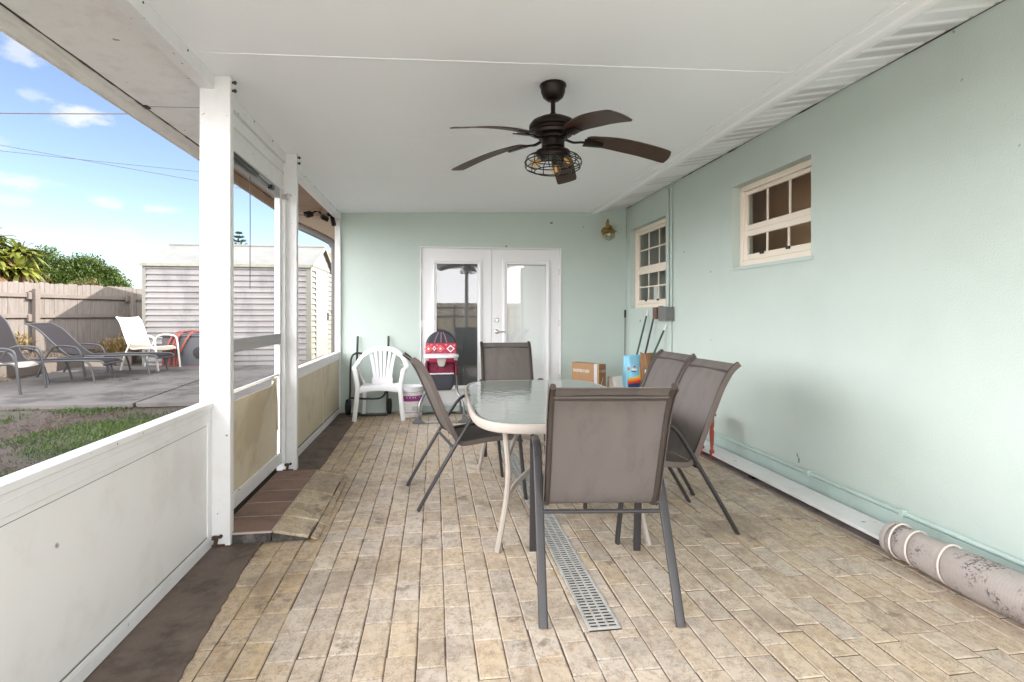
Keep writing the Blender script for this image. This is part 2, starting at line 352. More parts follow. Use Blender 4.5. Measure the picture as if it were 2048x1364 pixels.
        if attr == 'tint':
            ca = me.attributes.new('tint', 'FLOAT', 'FACE'); ca.data.foreach_set('value', [c if c is not None else .5 for c in s.c])
        o = bpy.data.objects.new(name, me); C.objects.link(o)
        if parent is not None: o.parent = parent
        if bevel:
            b = o.modifiers.new('bevel', 'BEVEL'); b.width = bevel; b.segments = seg; b.limit_method = 'ANGLE'; b.angle_limit = R(40)
        return o
def tag(o, label, cat, group=None):
    o['label'] = label; o['category'] = cat
    if group: o['group'] = group
    return o
def islands(mb):
    par = list(range(len(mb.v)))
    def fd(i):
        while par[i] != i: par[i] = par[par[i]]; i = par[i]
        return i
    for f in mb.f:
        for i in f[1:]: par[fd(i)] = fd(f[0])
    out = {}
    for f, c in zip(mb.f, mb.c):
        o = out.setdefault(fd(f[0]), (MB(), {})); q, mp = o
        for i in f:
            if i not in mp: mp[i] = len(q.v); q.v.append(mb.v[i])
        q.f.append(tuple(mp[i] for i in f)); q.c.append(c)
    return [q for q, mp in out.values()]
def thing(name, label, cat, loc=(0,0,0), rz=0, group=None):
    o = bpy.data.objects.new(name, None); C.objects.link(o); o.empty_display_size = .1
    o.location = loc; o.rotation_euler = (0, 0, rz); return tag(o, label, cat, group)
def struct(o): o['kind'] = 'structure'; return o
def stuff(o, label=None, cat=None):
    o['kind'] = 'stuff'
    if label: tag(o, label, cat)
    return o
def dup(root, loc, rz, label):
    r = root.copy(); C.objects.link(r); r.location = loc; r.rotation_euler = (0,0,rz); r['label'] = label
    for ch in list(root.children):
        c = ch.copy(); C.objects.link(c); c.parent = r
        for g in ch.children:
            d = g.copy(); C.objects.link(d); d.parent = c
    return r
def ss(a, b, x):
    t = max(0, min(1, (x-a)/(b-a))); return t*t*(3-2*t)
def gz(x, y):
    """height of the yard"""
    z = .12+.032*max(0, min(8, y-6.5)) + .30*ss(-6.55, -7.15, x)*ss(6, 9, y)
    return z
# ================================================================== THE SETTING
XR, YB, XL, YN = 2.65, 7.42, -1.20, -1.5
def cz(x): return 2.59+.029*(x+1.19)
# ---- ground
b = MB()
xs = [-900,-300,-100,-50,-30,-20,-14]+[-11+.25*i for i in range(39)]+[-1.36,-1.33,-1,-.5,0,2,4,9,12,20,40,100,300,900]
ys = [-900,-300,-100,-40,-20,-14,-9]+[-7+.5*i for i in range(60)]+[25,30,40,60,100,300,900]
def gr(x, y):
    if x > -1.35 and y < 12: return -.12
    return gz(x, y)+.015*math.sin(x*3.1+y)*math.cos(y*2.3)
b.add([(x, y, gr(x, y)) for x in xs for y in ys], [(i*len(ys)+j, (i+1)*len(ys)+j, (i+1)*len(ys)+j+1, i*len(ys)+j+1) for i in range(len(xs)-1) for j in range(len(ys)-1)])
struct(b.build('ground', 'dirt'))
# ---- old concrete slabs in the yard
b = MB()
def slab(x0, x1, y0, y1, dz=.03):
    nx = max(2, int((x1-x0)/.5)); ny = max(2, int((y1-y0)/.5))
    b.sheet(lambda u, v: (x0+(x1-x0)*u, y0+(y1-y0)*v, gz(max(x0+(x1-x0)*u, -6.4), y0+(y1-y0)*v)+dz), nx, ny, .06)
slab(-6.4, -3.62, 7.3, 9.35); slab(-3.58, -1.3, 7.3, 9.35, .035); slab(-6.4, -4.62, 9.39, 11.2, .028); slab(-4.58, -1.3, 9.39, 11.0, .036)
struct(b.build('yard_slab', 'slab', bevel=.008))
M['paleslab'] = mat('pale concrete', (.62,.60,.56), .9, var=.06, vs=2)
# unseen pale slab added behind the camera to bounce sunlight into the porch
b = MB().box(-14, 14, -12.5, -1.75, -.3, .15); struct(b.build('bounce_slab', 'paleslab'))
# ---- paver floor
b = MB(); rnd = random.Random(3)
pal = [(.505,.425,.335),(.485,.405,.315),(.525,.45,.365),(.46,.38,.295),(.505,.415,.31),(.475,.41,.345),(.535,.465,.38),(.445,.36,.275),(.485,.425,.365),(.50,.40,.285)]
pw = .1105; x = -1.06; ci = 0; DY0, DY1 = 2.182, 6.1
while x < 2.52:
    y = YN+rnd.uniform(-.2, 0); g = .0017; ci += 1
    while y < YB:
        L = rnd.choice((.15,.17,.185,.2,.215,.235)) if x < .74 else rnd.choice((.17,.2,.215,.25,.28,.32)); y1 = min(y+L, YB)
        c = rnd.choice(pal); k = rnd.uniform(.90, 1.09); warm = 1.0
        if x < -.62: c = (c[0]*1.0, c[1]*.93, c[2]*.78)
        if x > .74: c = (c[0]*.88, c[1]*.865, c[2]*.85)
        k *= 1.16; b.cur = (c[0]*k, c[1]*k, c[2]*k, 1); zt = rnd.uniform(-.0022, .0008); tx = rnd.uniform(-.001, .001)
        gg = g+rnd.uniform(0, .0012); ch = .004
        X0, X1, Y0, Y1 = x+gg, x+pw-gg, y+gg*.8, y1-gg*.8
        if y < DY0-.02 and DY0 < y1 and (X0 < .6225 < X1 or X0 < .7575 < X1): y1 = DY0-.003; Y1 = y1-gg*.8
        if y1 > DY0 and y < DY1:   # pavers cut round the drain
            if X0 < .621 < X1: X1 = .6215
            elif X0 < .759 < X1: X0 = .7585
            if X0 > .618 and X1 < .7605: y = y1; continue
            if X1-X0 < .006: y = y1; continue
        if Y1-Y0 > .02:
            j = lambda: rnd.uniform(-.002, .002)
            o = [(X0+j(),Y0+j(),-.012),(X1+j(),Y0+j(),-.012),(X1+j(),Y1+j(),-.012),(X0+j(),Y1+j(),-.012)]
            tp = [(o[0][0]+ch,o[0][1]+ch,zt-tx),(o[1][0]-ch,o[1][1]+ch,zt+tx),(o[2][0]-ch,o[2][1]-ch,zt+tx),(o[3][0]+ch,o[3][1]-ch,zt-tx)]
            md = [(p[0],p[1],zt-.003) for p in o]
            b.add(o+md+tp, [(8,9,10,11)]+[(4+i,4+(i+1)%4,8+(i+1)%4,8+i) for i in range(4)]+[(i,(i+1)%4,4+(i+1)%4,4+i) for i in range(4)])
        y = y1
    x += pw
struct(b.build('patio_floor', 'paver', attr='Col', sharp=20))
b = MB().box(-1.26, .622, YN, YB, -.2, -.006).box(.758, 2.66, YN, YB, -.2, -.0045).box(.622, .758, YN, 2.183, -.2, -.0075).box(.622, .758, 6.09, YB, -.2, -.0075); struct(b.build('patio_base', 'joint'))
# ---- concrete strips at both sides of the pavers
rnd = random.Random(5)
def strip(inner, outer, z, name, m, right):
    b = MB(); n = 240
    def e(y):
        for (y0, x0), (y1, x1) in zip(inner, inner[1:]):
            if y <= y1: return x0+(x1-x0)*(y-y0)/(y1-y0)
        return inner[-1][1]
    jit = [rnd.uniform(-.004, .004) for _ in range(n+1)]
    top = []; low = []; ou = []
    for i in range(n+1):
        y = YN+(YB-YN)*i/n; xx = e(y)+jit[i]; top.append((xx, y, z)); low.append((xx+(-.004 if right else .004), y, -.012)); ou.append((outer, y, z))
    k = n+1; f = []
    for i in range(n):
        a = (i, i+1, k+i+1, k+i); c = (2*k+i, 2*k+i+1, i+1, i)
        f += [a, c] if not right else [a[::-1], c[::-1]]
    b.add(top+low+ou, f); return struct(b.build(name, m))
strip([(YN,-.80),(2.08,-.885),(3.12,-.957),(5,-.935),(YB,-.95)], -1.25, .007, 'concrete_strip', 'conc', False)
strip([(YN,2.45),(2.4,2.43),(4.6,2.385),(YB,2.37)], 2.66, .006, 'concrete_edge', 'concr', True)

# ================================================================== THE HOUSE
H = thing('house', 'mint green stucco house with white soffit enclosing the patio', 'house', (2.65, 7.42, 0))
def hb(mb, name, m, parent=None, **k):
    o = mb.build(name, m, None, **k); o.parent = parent or H
    src = H.location
    for v in o.data.vertices: v.co -= src
    return o
def wallgrid(axis, a0, a1, z0, z1, p0, p1, holes):
    """wall between planes p0 (seen) and p1, along a, with rectangular holes"""
    A = sorted({a0, a1} | {h[0] for h in holes} | {h[1] for h in holes}); Z = sorted({z0, z1} | {h[2] for h in holes} | {h[3] for h in holes})
    b = MB(); P = (lambda a, z, p: (p, a, z)) if axis == 'Y' else (lambda a, z, p: (a, p, z))
    inh = lambda a, z: any(h[0] < a < h[1] and h[2] < z < h[3] for h in holes)
    for i in range(len(A)-1):
        for j in range(len(Z)-1):
            if inh((A[i]+A[i+1])/2, (Z[j]+Z[j+1])/2): continue
            q = [(A[i],Z[j]),(A[i+1],Z[j]),(A[i+1],Z[j+1]),(A[i],Z[j+1])]
            b.add([P(a, z, p0) for a, z in q]+[P(a, z, p1) for a, z in q], [(0,1,2,3),(7,6,5,4)])
    for h in holes+[(a0, a1, z0, z1)]:
        q = [(h[0],h[2]),(h[1],h[2]),(h[1],h[3]),(h[0],h[3])]
        b.add([P(a, z, p0) for a, z in q]+[P(a, z, p1) for a, z in q], [(i, (i+1) % 4, 4+(i+1) % 4, 4+i) for i in range(4)])
    return b
W1 = (6.10, 7.27, 1.362, 2.43); W2 = (3.605, 4.66, 1.70, 2.42)
hb(wallgrid('Y', YN, YB-.0, -.12, 2.9, XR, XR+.2, [W1, W2]), 'side_wall', 'mint')
hb(wallgrid('X', -1.2, 2.647, -.12, 2.9, YB, YB+.2, [(-.185, 1.725, .02, 2.185)]), 'end_wall', 'mint')
hb(MB().box(-1.2, -1.0, YB+.2, 10.8, -.12, 2.9).box(-1.0, 9.3, 10.6, 10.8, -.12, 2.9).box(9.1, 9.3, YN, 10.6, -.12, 2.9).box(2.86, 9.1, YN-.2, YN, -.12, 2.9), 'outer_wall', 'mint')
# plinth band and roof
hb(MB().box(2.638, 2.6505, YN, YB-.002, -.1, .135), 'plinth', 'mintdark')
b = MB()
b.prism([(2.2,-1.8,2.93),(6.2,-1.8,4.25),(10,-1.8,2.93)], (0, 9.2, 0))
b.prism([(-1.85,7.45,2.80),(-1.85,9.2,3.45),(-1.85,11.2,2.80)], (8.2, 0, 0))
hb(b, 'roof', 'roofing')
hb(MB().box(-1.85, -1.2, 7.47, 11.15, 2.56, 2.58).box(-1.85, 6, 7.45, 7.47, 2.66, 2.80).box(-1.0, 2.2, YB+.0, 11.1, 2.905, 2.92), 'eave', 'soffb')
# soffit with vented panels and its trim
b = MB(); vb = MB(); y = YN; i = 0
def sz(x): return 2.684+(2.757-2.684)*(x-2.23)/(2.65-2.23)
def srow(y0, y1, d):  # sheet strip
    b.add([(2.20,y0,sz(2.20)+d),(2.66,y0,sz(2.66)+d),(2.66,y1,sz(2.66)+d),(2.20,y1,sz(2.20)+d)], [(0,3,2,1)])
PIT = .127
while y < YB:
    y1 = min(y+PIT, YB); g = .034
    srow(y, y1-g, 0)
    b.add([(2.20,y1-g,sz(2.20)),(2.66,y1-g,sz(2.66)),(2.66,y1-g*.6,sz(2.66)+.010),(2.20,y1-g*.6,sz(2.20)+.010)], [(0,3,2,1)])
    srow(y1-g*.6, y1-g*.4, .010)
    b.add([(2.20,y1-g*.4,sz(2.20)+.010),(2.66,y1-g*.4,sz(2.66)+.010),(2.66,y1,sz(2.66)),(2.20,y1,sz(2.20))], [(0,3,2,1)])
    if i % 6 in (1, 2, 3):
        for k in range(17):
            xx = 2.30+.019*k
            vb.add([(xx,y+.018,sz(xx)-.0012),(xx+.007,y+.018,sz(xx)-.0012),(xx+.007,y+.088,sz(xx)-.0012),(xx,y+.088,sz(xx)-.0012)], [(0,3,2,1)])
    y = y1; i += 1
b.box(2.2, 2.67, YN, YB, 2.775, 2.79)
so_ = hb(b, 'soffit', 'ceil', sharp=10); stuff(hb(vb, 'vent_slots', 'vent', so_))
b = MB().box(2.09, 2.158, YN, YB-.001, 2.672, 2.70); b.sweep([(2.193, YN, 2.676), (2.193, YB-.001, 2.676)], .072, .04, lat=(1,0,0), n=16, e=3); b.box(2.05, 2.09, YN, YB-.001, 2.679, 2.683)
hb(b, 'gutter_trim', 'ceil')
b = MB(); rnd = random.Random(8); pth = []; rad = []; y = YN; rr_ = .004
while y < YB-.01:
    pth.append((2.6475, y, 2.7525)); 
    if rnd.random() < .25: rr_ = rnd.choice((.0006, .001, .002, .004, .006))
    rad.append(rr_*rnd.uniform(.7, 1.2)); y += .05
b.tube(pth, rad, 6)
hb(b, 'joint_line', 'mildew')
# windows
def window(h, rows, cols, room, lowopen):
    y0, y1, z0, z1 = h; X = XR+.07
    def ring(b, a0, a1, c0, c1, w, x0, x1, wb=None):
        wb = wb or w
        b.box(x0, x1, a0, a0+w, c0, c1); b.box(x0, x1, a1-w, a1, c0, c1); b.box(x0, x1, a0+w, a1-w, c0, c0+wb); b.box(x0, x1, a0+w, a1-w, c1-w, c1)
        return b
    b = ring(MB(), y0+.003, y1-.003, z0+.003, z1-.003, .048, X, X+.07, .052)
    fr = hb(b, 'window', 'cream', bevel=.004)
    zm = z0+(z1-z0)*(.47 if rows == 2 else .44)
    u = ring(MB(), y0+.053, y1-.053, zm, z1-.053, .034, X+.022, X+.048, .05)
    uo = hb(u, 'sash', 'cream', fr, bevel=.003)
    l = ring(MB(), y0+.053, y1-.053, z0+.057, zm-.002, .05, X+.012, X+.040, .05)
    lo = hb(l, 'sash', 'cream', fr, bevel=.003)
    for (c0, c1, a, x0) in ((zm+.05, z1-.087, .087, X+.033), (z0+.107, zm-.052, .103, X+.026)):
        p0, p1 = y0+a, y1-a; m = MB()
        for k in range(1, cols): yy = p0+(p1-p0)*k/cols; mm = MB().box(x0-.006, x0+.004, yy-.009, yy+.009, c0, c1); m.add(mm.v, mm.f) if rows > 1 else hb(mm, 'muntin', 'cream', fr)
        for k in range(1, rows):
            zz = c0+(c1-c0)*k/rows; e = [p0]+[p0+(p1-p0)*q/cols for q in range(1, cols)]+[p1]
            for q in range(cols): m.box(x0-.006, x0+.004, e[q]+(.0095 if q else 0), e[q+1]-(.0095 if q < cols-1 else 0), zz-.008, zz+.008)
        if rows > 1: hb(m, 'muntin', 'cream', fr)
        hb(MB().add([(x0+.008,p0-.002,c0-.002),(x0+.008,p1+.002,c0-.002),(x0+.008,p1+.002,c1+.002),(x0+.008,p0-.002,c1+.002)], [(3,2,1,0)]), 'pane', 'glass', fr)
    for q in (.35, .68):
        lk = MB().box(X-.002, X+.011, y0+(y1-y0)*q-.02, y0+(y1-y0)*q+.02, z0+.09, z0+.112); hb(lk, 'latch', 'black', fr)
    # mint drip sill under the window
    hb(MB().box(XR-.012, XR-.0005, y0-.02, y1+.02, z0-.03, z0-.004), 'sill', 'mint', fr)
    # the room behind
    r0, r1 = y0-.6, min(y1+.9, YB-.05)
    b = MB(); xa, xb = XR+.203, XR+(.62 if rows == 1 else .9)
    b.add([(xb,r0,.3),(xb,r1,.3),(xb,r1,2.7),(xb,r0,2.7)], [(0,1,2,3)]); b.add([(xa,r0,.3),(xb,r0,.3),(xb,r0,2.7),(xa,r0,2.7)], [(0,1,2,3)])
    b.add([(xa,r1,.3),(xb,r1,.3),(xb,r1,2.7),(xa,r1,2.7)], [(3,2,1,0)]); b.add([(xa,r0,2.7),(xb,r0,2.7),(xb,r1,2.7),(xa,r1,2.7)], [(0,1,2,3)]); b.add([(xa,r0,.3),(xb,r0,.3),(xb,r1,.3),(xa,r1,.3)], [(3,2,1,0)])
    hb(b, 'room', room)
    return fr
w1 = window(W1, 2, 3, 'roomg', 0); w2 = window(W2, 1, 3, 'room', 1)
w1['label'] = 'taller cream window with twelve small panes'; w2['label'] = 'shorter cream window with brown room behind'
hb(MB().box(2.856, 3.02, 6.7, 7.3, 1.44, 1.468), 'inner_sill', 'cream')
T = thing('canister', 'white paper roll standing on the inner sill of the far window', 'canister', (2.93, 6.99, 1.469))
MB().lathe([(0,.2),(.018,.2),(.02,.195),(.052,.195),(.055,.19),(.055,.004),(.05,0),(0,0)][::-1], n=24).build('roll', 'whitep', T); MB().tube([(0,0,.19),(0,0,.23)], .015, 12).build('core', 'card', T)
# french doors
b = MB(); b.box(-.182, -.165, YB-.012, YB+.15, .022, 2.182).box(1.705, 1.722, YB-.012, YB+.15, .022, 2.182).box(-.165, 1.705, YB-.012, YB+.15, 2.163, 2.182).box(-.165, 1.705, YB-.02, YB+.15, .022, .088)
hb(b, 'door_frame', 'door', bevel=.003)
hb(MB().box(-.165, 1.705, YB-.030, YB-.021, .0, .075), 'kick_board', 'mintdark')
def doorleaf(x0, x1, g0, g1, active):
    z0, z1, gz0, gz1 = .092, 2.160, .33, 1.955; ya, yb = YB+.012, YB+.055
    b = MB().box(x0, g0, ya, yb, z0, z1).box(g1, x1, ya, yb, z0, z1).box(g0, g1, ya, yb, z0, gz0).box(g0, g1, ya, yb, gz1, z1)
    d = hb(b, 'door', 'door')
    # raised moulding round the glass
    m = MB(); w = .062
    for (o, yy, ww) in ((0, .016, w), (.018, .026, .02)):
        a0, a1, c0, c1 = g0-w+o, g1+w-o, gz0-w+o, gz1+w-o
        m.box(a0, a0+ww, ya-yy, ya-.0005-.001*(o > 0), c0, c1).box(a1-ww, a1, ya-yy, ya-.0005-.001*(o > 0), c0, c1)
        m.box(a0+ww, a1-ww, ya-yy, ya-.0005-.001*(o > 0), c0, c0+ww).box(a0+ww, a1-ww, ya-yy, ya-.0005-.001*(o > 0), c1-ww, c1)
    hb(m, 'moulding', 'door', d, bevel=.004)
    hb(MB().add([(g0-.002,ya+.006,gz0-.002),(g1+.002,ya+.006,gz0-.002),(g1+.002,ya+.006,gz1+.002),(g0-.002,ya+.006,gz1+.002)], [(0,1,2,3)]), 'pane', 'doorglass', d)
    bl = MB(); z = gz0+.004
    while z < gz1-.01:
        bl.obox(((g0+g1)/2, ya+.018, z+.006), (g1-g0-.006, .0012, .0155), (R(18),0,0)); z += .0125
    for q in (.2, .8): bl.box(g0+(g1-g0)*q-.001, g0+(g1-g0)*q+.001, ya+.0085, ya+.0095, gz0, gz1)
    hb(bl, 'blind', 'blindw' if active else 'blindd', d)
    for z in (.42, 1.16, 1.86):
        xh = x1 if active else x0
        hb(MB().tube([(xh, ya-.006, z-.045), (xh, ya-.006, z+.045)], .007).box(xh-.012, xh+.012, ya-.003, ya-.0005, z-.045, z+.045), 'hinge', 'chrome', d)
    if active:
        xk = x0+.062
        hb(MB().lathe([(0,-.026),(.018,-.026),(.021,-.018),(.030,-.010),(.033,-.002),(.033,0)], (xk, ya, 1.205), axis='Y'), 'deadbolt', 'chrome', d)
        k = MB().lathe([(0,-.05),(.010,-.05),(.012,-.02),(.028,-.012),(.032,-.002),(.032,0)], (xk, ya, 1.05), axis='Y')
        k.tube(cr([(xk,ya-.05,1.05),(xk+.03,ya-.055,1.055),(xk+.07,ya-.052,1.048),(xk+.115,ya-.05,1.05)], 5), [.009]*5+[.008]*5+[.007]*5+[.006])
        hb(k, 'handle', 'chrome', d)
    return d
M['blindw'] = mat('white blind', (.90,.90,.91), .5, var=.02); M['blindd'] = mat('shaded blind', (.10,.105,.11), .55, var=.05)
d1 = doorleaf(-.162, .768, .035, .578, False); d2 = doorleaf(.773, 1.702, .975, 1.508, True)
d1['label'] = 'left door leaf with dark glass'; d2['label'] = 'right door leaf with closed white blind'
hb(MB().box(-.162, 1.70, YB+.06, YB+.19, .09, 2.16).box(-.183, -.0, YB+.19, YB+.2, 0.02, 2.18), 'back_lining', 'roomd')

# ================================================================== THE PATIO COVER
P = thing('patio_cover', 'white flat patio roof on posts with low panel walls', 'patio cover', (-1.2, 3.25, 0))
def pb(mb, name, m, parent=None, **k):
    o = mb.build(name, m, None, **k); o.parent = parent or P
    for v in o.data.vertices: v.co -= P.location
    return o
def slabz(x0, x1, y0, y1, d0, d1): return [(x0,y0,cz(x0)+d0),(x1,y0,cz(x1)+d0),(x1,y1,cz(x1)+d0),(x0,y1,cz(x0)+d0),(x0,y0,cz(x0)+d1),(x1,y0,cz(x1)+d1),(x1,y1,cz(x1)+d1),(x0,y1,cz(x0)+d1)]
BF = [(0,3,2,1),(4,5,6,7),(0,1,5,4),(1,2,6,5),(2,3,7,6),(3,0,4,7)]
b = MB()
for y0, y1 in ((YN-.2, .55), (.554, 1.75), (1.754, 2.966), (2.970, 4.2), (4.2035, 5.43), (5.433, YB-.003)): b.add(slabz(-1.245, 2.13, y0, y1, 0, .05), BF)
pb(b, 'ceiling_panel', 'ceil')
for yy in (1.752, 2.968): pb(MB().add(slabz(-1.18, 2.11, yy-.007, yy+.007, -.0022, .002), BF), 'seam', 'ceil')
pb(MB().add(slabz(-1.86, 2.3, YN-.25, YB+.02, .0505, .10), BF), 'roof_panel', 'white')
for nm, m, y0, y1 in (('soffit_board', 'soffw', YN-.2, 2.30), ('soffit_board', 'soffw', 2.304, 3.72), ('soffit_board', 'soffw', 3.724, 4.55), ('soffit_board', 'soffb', 4.553, YB-.01)):
    pb(MB().add(slabz(-1.78, -1.247, y0, y1, -.004, .048), BF), nm, m)
for m, y0, y1 in (('fascia', YN-.25, 4.55), ('soffb', 4.552, YB+.01)):
    pb(MB().box(-1.805, -1.781, y0, y1, 2.472, 2.63), 'fascia_board', m)
b = MB(); rnd = random.Random(4)
path = [(-1.779+rnd.uniform(0,.003), YN+i*.06, cz(-1.779)-.004) for i in range(150)]
b.tube(path, [.0035+abs(rnd.gauss(0, .0022)) for _ in path], 6)
for yy in (2.302, 3.722): b.obox((-1.77, yy, cz(-1.77)-.006), (.04, .05, .010)); b.obox((-1.55, yy, cz(-1.55)-.0042), (.45, .003, .002), (0,-.029,0))
pb(b, 'joint_line', 'mildew')
# beam with its little screw heads
for y0, y1 in ((YN, 3.232), (3.288, 4.722), (4.778, YB-.002)):
    bm = pb(MB().box(-1.262, -1.190, y0, y1, 2.512, cz(-1.19)-.001), 'beam', 'white', bevel=.002)
    y = y0+.2
    while y < y1: pb(MB().obox((-1.1885, y, 2.568), (.004, .008, .008), (R(45),0,0)), 'screw', 'black', bm); y += .42
pb(MB().box(-1.258, -1.196, YN, YB-.002, 2.590, 2.612), 'beam_cap', 'white')
# posts
def post(y, lab):
    p = pb(MB().box(-1.266, -1.108, y, y+.055, .012, cz(-1.108)-.003), 'post', 'white', bevel=.003)
    for z in (2.52, 2.565):
        k = MB(); yy = y+.03; k.tube([(-1.108, yy, z), (-1.085, yy, z)], .007, 8); k.tube([(-1.096, yy, z), (-1.090, yy, z)], .012, 8); pb(k, 'hook', 'black', p)
    h = MB(); h.tube([(-1.19, y-.014, .06), (-1.19, y+.001, .06)], .012, 8); h.tube([(-1.155, y-.014, .066), (-1.155, y+.001, .066)], .010, 8); h.box(-1.215, -1.135, y-.01, y+.0, .012, .022)
    h.obox((-1.178, y-.012, .042), (.018, .016, .06), (0,.2,0))
    pb(h, 'bracket', 'rusty', p)
    return p
M['rusty'] = mat('rusty bracket', (.06,.035,.022), .8, var=.5, vs=60)
post(3.233, ''); post(4.723, '')
for q in ((-1.266,-1.108,cz(-1.108)-.003),(.9,1.0,cz(.9)-.003),(2.55,2.64,2.66)): pb(MB().box(q[0], q[1], YN, YN+.055, .012, q[2]), 'post', 'white')
pb(MB().box(-1.262, -1.192, YB-.045, YB-.002, .012, 2.508), 'jamb', 'white', bevel=.002)
# low panel walls
def kneewall(y0, y1, near):
    cap = pb(MB().box(-1.268, -1.196, y0, y1, .772, .80), 'cap_rail', 'white', bevel=.004)
    b = MB().box(-1.255, -1.202, y0, y1, .705, .7715).box(-1.2015, -1.199, y0, y1, .748, .752); pb(b, 'top_rail', 'white', bevel=.002)
    b = MB().box(-1.255, -1.200, y0, y1, .012, .078); b.box(-1.199, -1.196, y0, y1, .060, .064); pb(b, 'bottom_rail', 'white', bevel=.002)
    if near:
        pb(MB().box(-1.243, -1.209, y0, y1-.05, .0785, .7045), 'wall_panel', 'panelw'); pb(MB().box(-1.25, -1.201, y1-.05, y1, .0785, .7045), 'end_stile', 'white', bevel=.002)
        pb(MB().box(-1.209, -1.2085, y0, y1-.051, .680, .6825).box(-1.209, -1.206, y0, y1-.051, .0785, .084), 'joint_line', 'grey')
    else:
        m = (y0+y1)/2+.28
        pb(MB().box(-1.24, -1.212, y0, m-.01, .0785, .7045), 'wall_panel', 'beige'); pb(MB().box(-1.24, -1.212, m+.012, y1, .0785, .7045), 'wall_panel', 'beige')
        pb(MB().box(-1.245, -1.206, m-.01, m+.012, .0785, .7045), 'batten', 'beige'); pb(MB().box(-1.212, -1.2085, y0, y1, .0785, .086), 'joint_line', 'mildew')
kneewall(YN, 3.231, True); kneewall(4.779, YB-.046, False)
pb(MB().box(-1.1, 2.54, YN+.06, YN+.10, .02, .70).box(-1.1, 2.54, YN+.05, YN+.12, .701, .76), 'rear_panel', 'panelw')
# screen door bay: header, leaf, rails, curled panel
b = MB().box(-1.245, -1.212, 3.289, 4.721, 2.275, 2.511).box(-1.2115, -1.203, 3.289, 4.721, 2.42, 2.435).box(-1.2115, -1.203, 3.289, 4.721, 2.275, 2.30)
pb(b, 'door_header', 'white', bevel=.002)
D = pb(MB().box(-1.245, -1.205, 4.60, 4.69, .09, 2.272), 'screen_door', 'white', bevel=.003)
pb(MB().box(-1.245, -1.205, 3.30, 3.37, .09, 2.272), 'stile', 'white', D, bevel=.003)
pb(MB().box(-1.25, -1.2, 4.694, 4.722, .09, 2.274).box(-1.262, -1.18, 4.655, 4.6945, .10, 2.25), 'door_jamb', 'white', bevel=.003)
pb(MB().box(-1.243, -1.207, 3.371, 4.599, 2.20, 2.271), 'head_rail', 'rail', D, bevel=.003)
pb(MB().box(-1.240, -1.203, 3.371, 4.62, 1.048, 1.130), 'mid_rail', 'rail', D, bevel=.003)
pb(MB().box(-1.236, -1.216, 3.371, 4.6, .797, .812), 'lower_rail', 'white', D, bevel=.002)
pb(MB().box(-1.243, -1.207, 3.371, 4.599, .095, .185).box(-1.2068, -1.204, 3.371, 4.599, .172, .178), 'bottom_rail', 'white', D, bevel=.003)
def curl(u, v):
    y = 3.372+u*1.2; z = .186+v*(.60-.09*(1-u)**2*0+.02*math.sin(u*5)); k = v*v
    x = -1.222+.12*k*math.sin(min(1, u*1.15)*math.pi)**.8+.006*math.sin(u*14+v*2)*v
    return (x, y, z-.10*k*(1-u)*0+.055*k*(u-.6))
pb(MB().sheet(curl, 40, 16, .004), 'kick_panel', 'beige', D)
pb(MB().tube(cr([(-1.222,4.53,.76),(-1.205,4.515,.6),(-1.21,4.55,.38)],6), .006, 8), 'loose_trim', 'beige', D)
c = MB().tube([(-1.185, 3.40, 2.235), (-1.185, 3.95, 2.225)], .016, 12); c.tube([(-1.185, 3.95, 2.225), (-1.19, 4.30, 2.22)], .005, 8); c.box(-1.206, -1.175, 4.28, 4.34, 2.205, 2.235); c.box(-1.207, -1.18, 3.375, 3.42, 2.215, 2.255)
pb(c, 'door_closer', 'black', D)
pb(MB().tube([(-1.17,4.64,2.22),(-1.15,4.60,2.235),(-1.12,4.62,2.225)], .005, 8).box(-1.2, -1.16, 4.63, 4.66, 2.2, 2.24), 'hook_and_eye', 'chrome', D)
pb(MB().tube([(-1.213, 3.9, 2.27), (-1.213, 3.905, 1.9), (-1.213, 3.90, 1.45)], .003, 6), 'pull_cord', 'wire', D)

# ---- step with ramp inside the screen door
S = thing('door_step', 'brown tiled step with sloping stone edge below the screen door', 'step', (-1.05, 3.9, 0))
def sb(mb, name, m, **k):
    o = mb.build(name, m, None, **k); o.parent = S
    for v in o.data.vertices: v.co -= S.location
    return o
sb(MB().box(-1.195, -.905, 3.262, 4.50, .008, .058), 'step_base', 'steprise')
n = 5; y = 3.258
for i in range(n):
    y1 = 3.258+(4.51-3.258)*(i+1)/n
    sb(MB().box(-1.195, -.905, y+.006, y1-.006, .0585, .072), 'tread', 'steps', bevel=.004); y = y1
sb(MB().box(-1.193, -.9, 3.262, 4.505, .0585, .0685), 'mortar', 'mortar')
sb(MB().box(-.9, -.899, 3.27, 4.47, .01, .05).prism([(-.899,3.27,.008),(-.68,3.27,.008),(-.68,3.27,.012),(-.899,3.27,.052)], (0,1.2,0)), 'ramp_base', 'steprise')
rnd = random.Random(2); y = 3.262; b = MB(); ramps = []
pal2 = [(.50,.41,.28),(.45,.36,.235),(.53,.44,.31),(.42,.33,.21),(.48,.385,.25)]
while y < 4.46:
    l = rnd.choice((.11,.12,.13)); y1 = min(y+l, 4.49); b.cur = rnd.choice(pal2)+(1,); e = rnd.uniform(-.008,.008); d = rnd.uniform(-.003,.003)
    b.prism([(-.897,y+.003,.054+d),(-.70+e,y+.003,.014+d),(-.695+e,y+.003,.030+d),(-.895,y+.003,.074+d)], (0,y1-y-.006,0)); y = y1
rp = b.build('ramp_stone', 'paver', None, attr='Col', bevel=.004); rp.parent = S
for v in rp.data.vertices: v.co -= S.location
b = MB(); b.cur = (.42,.33,.21,1); rnd = random.Random(12); y = 3.27
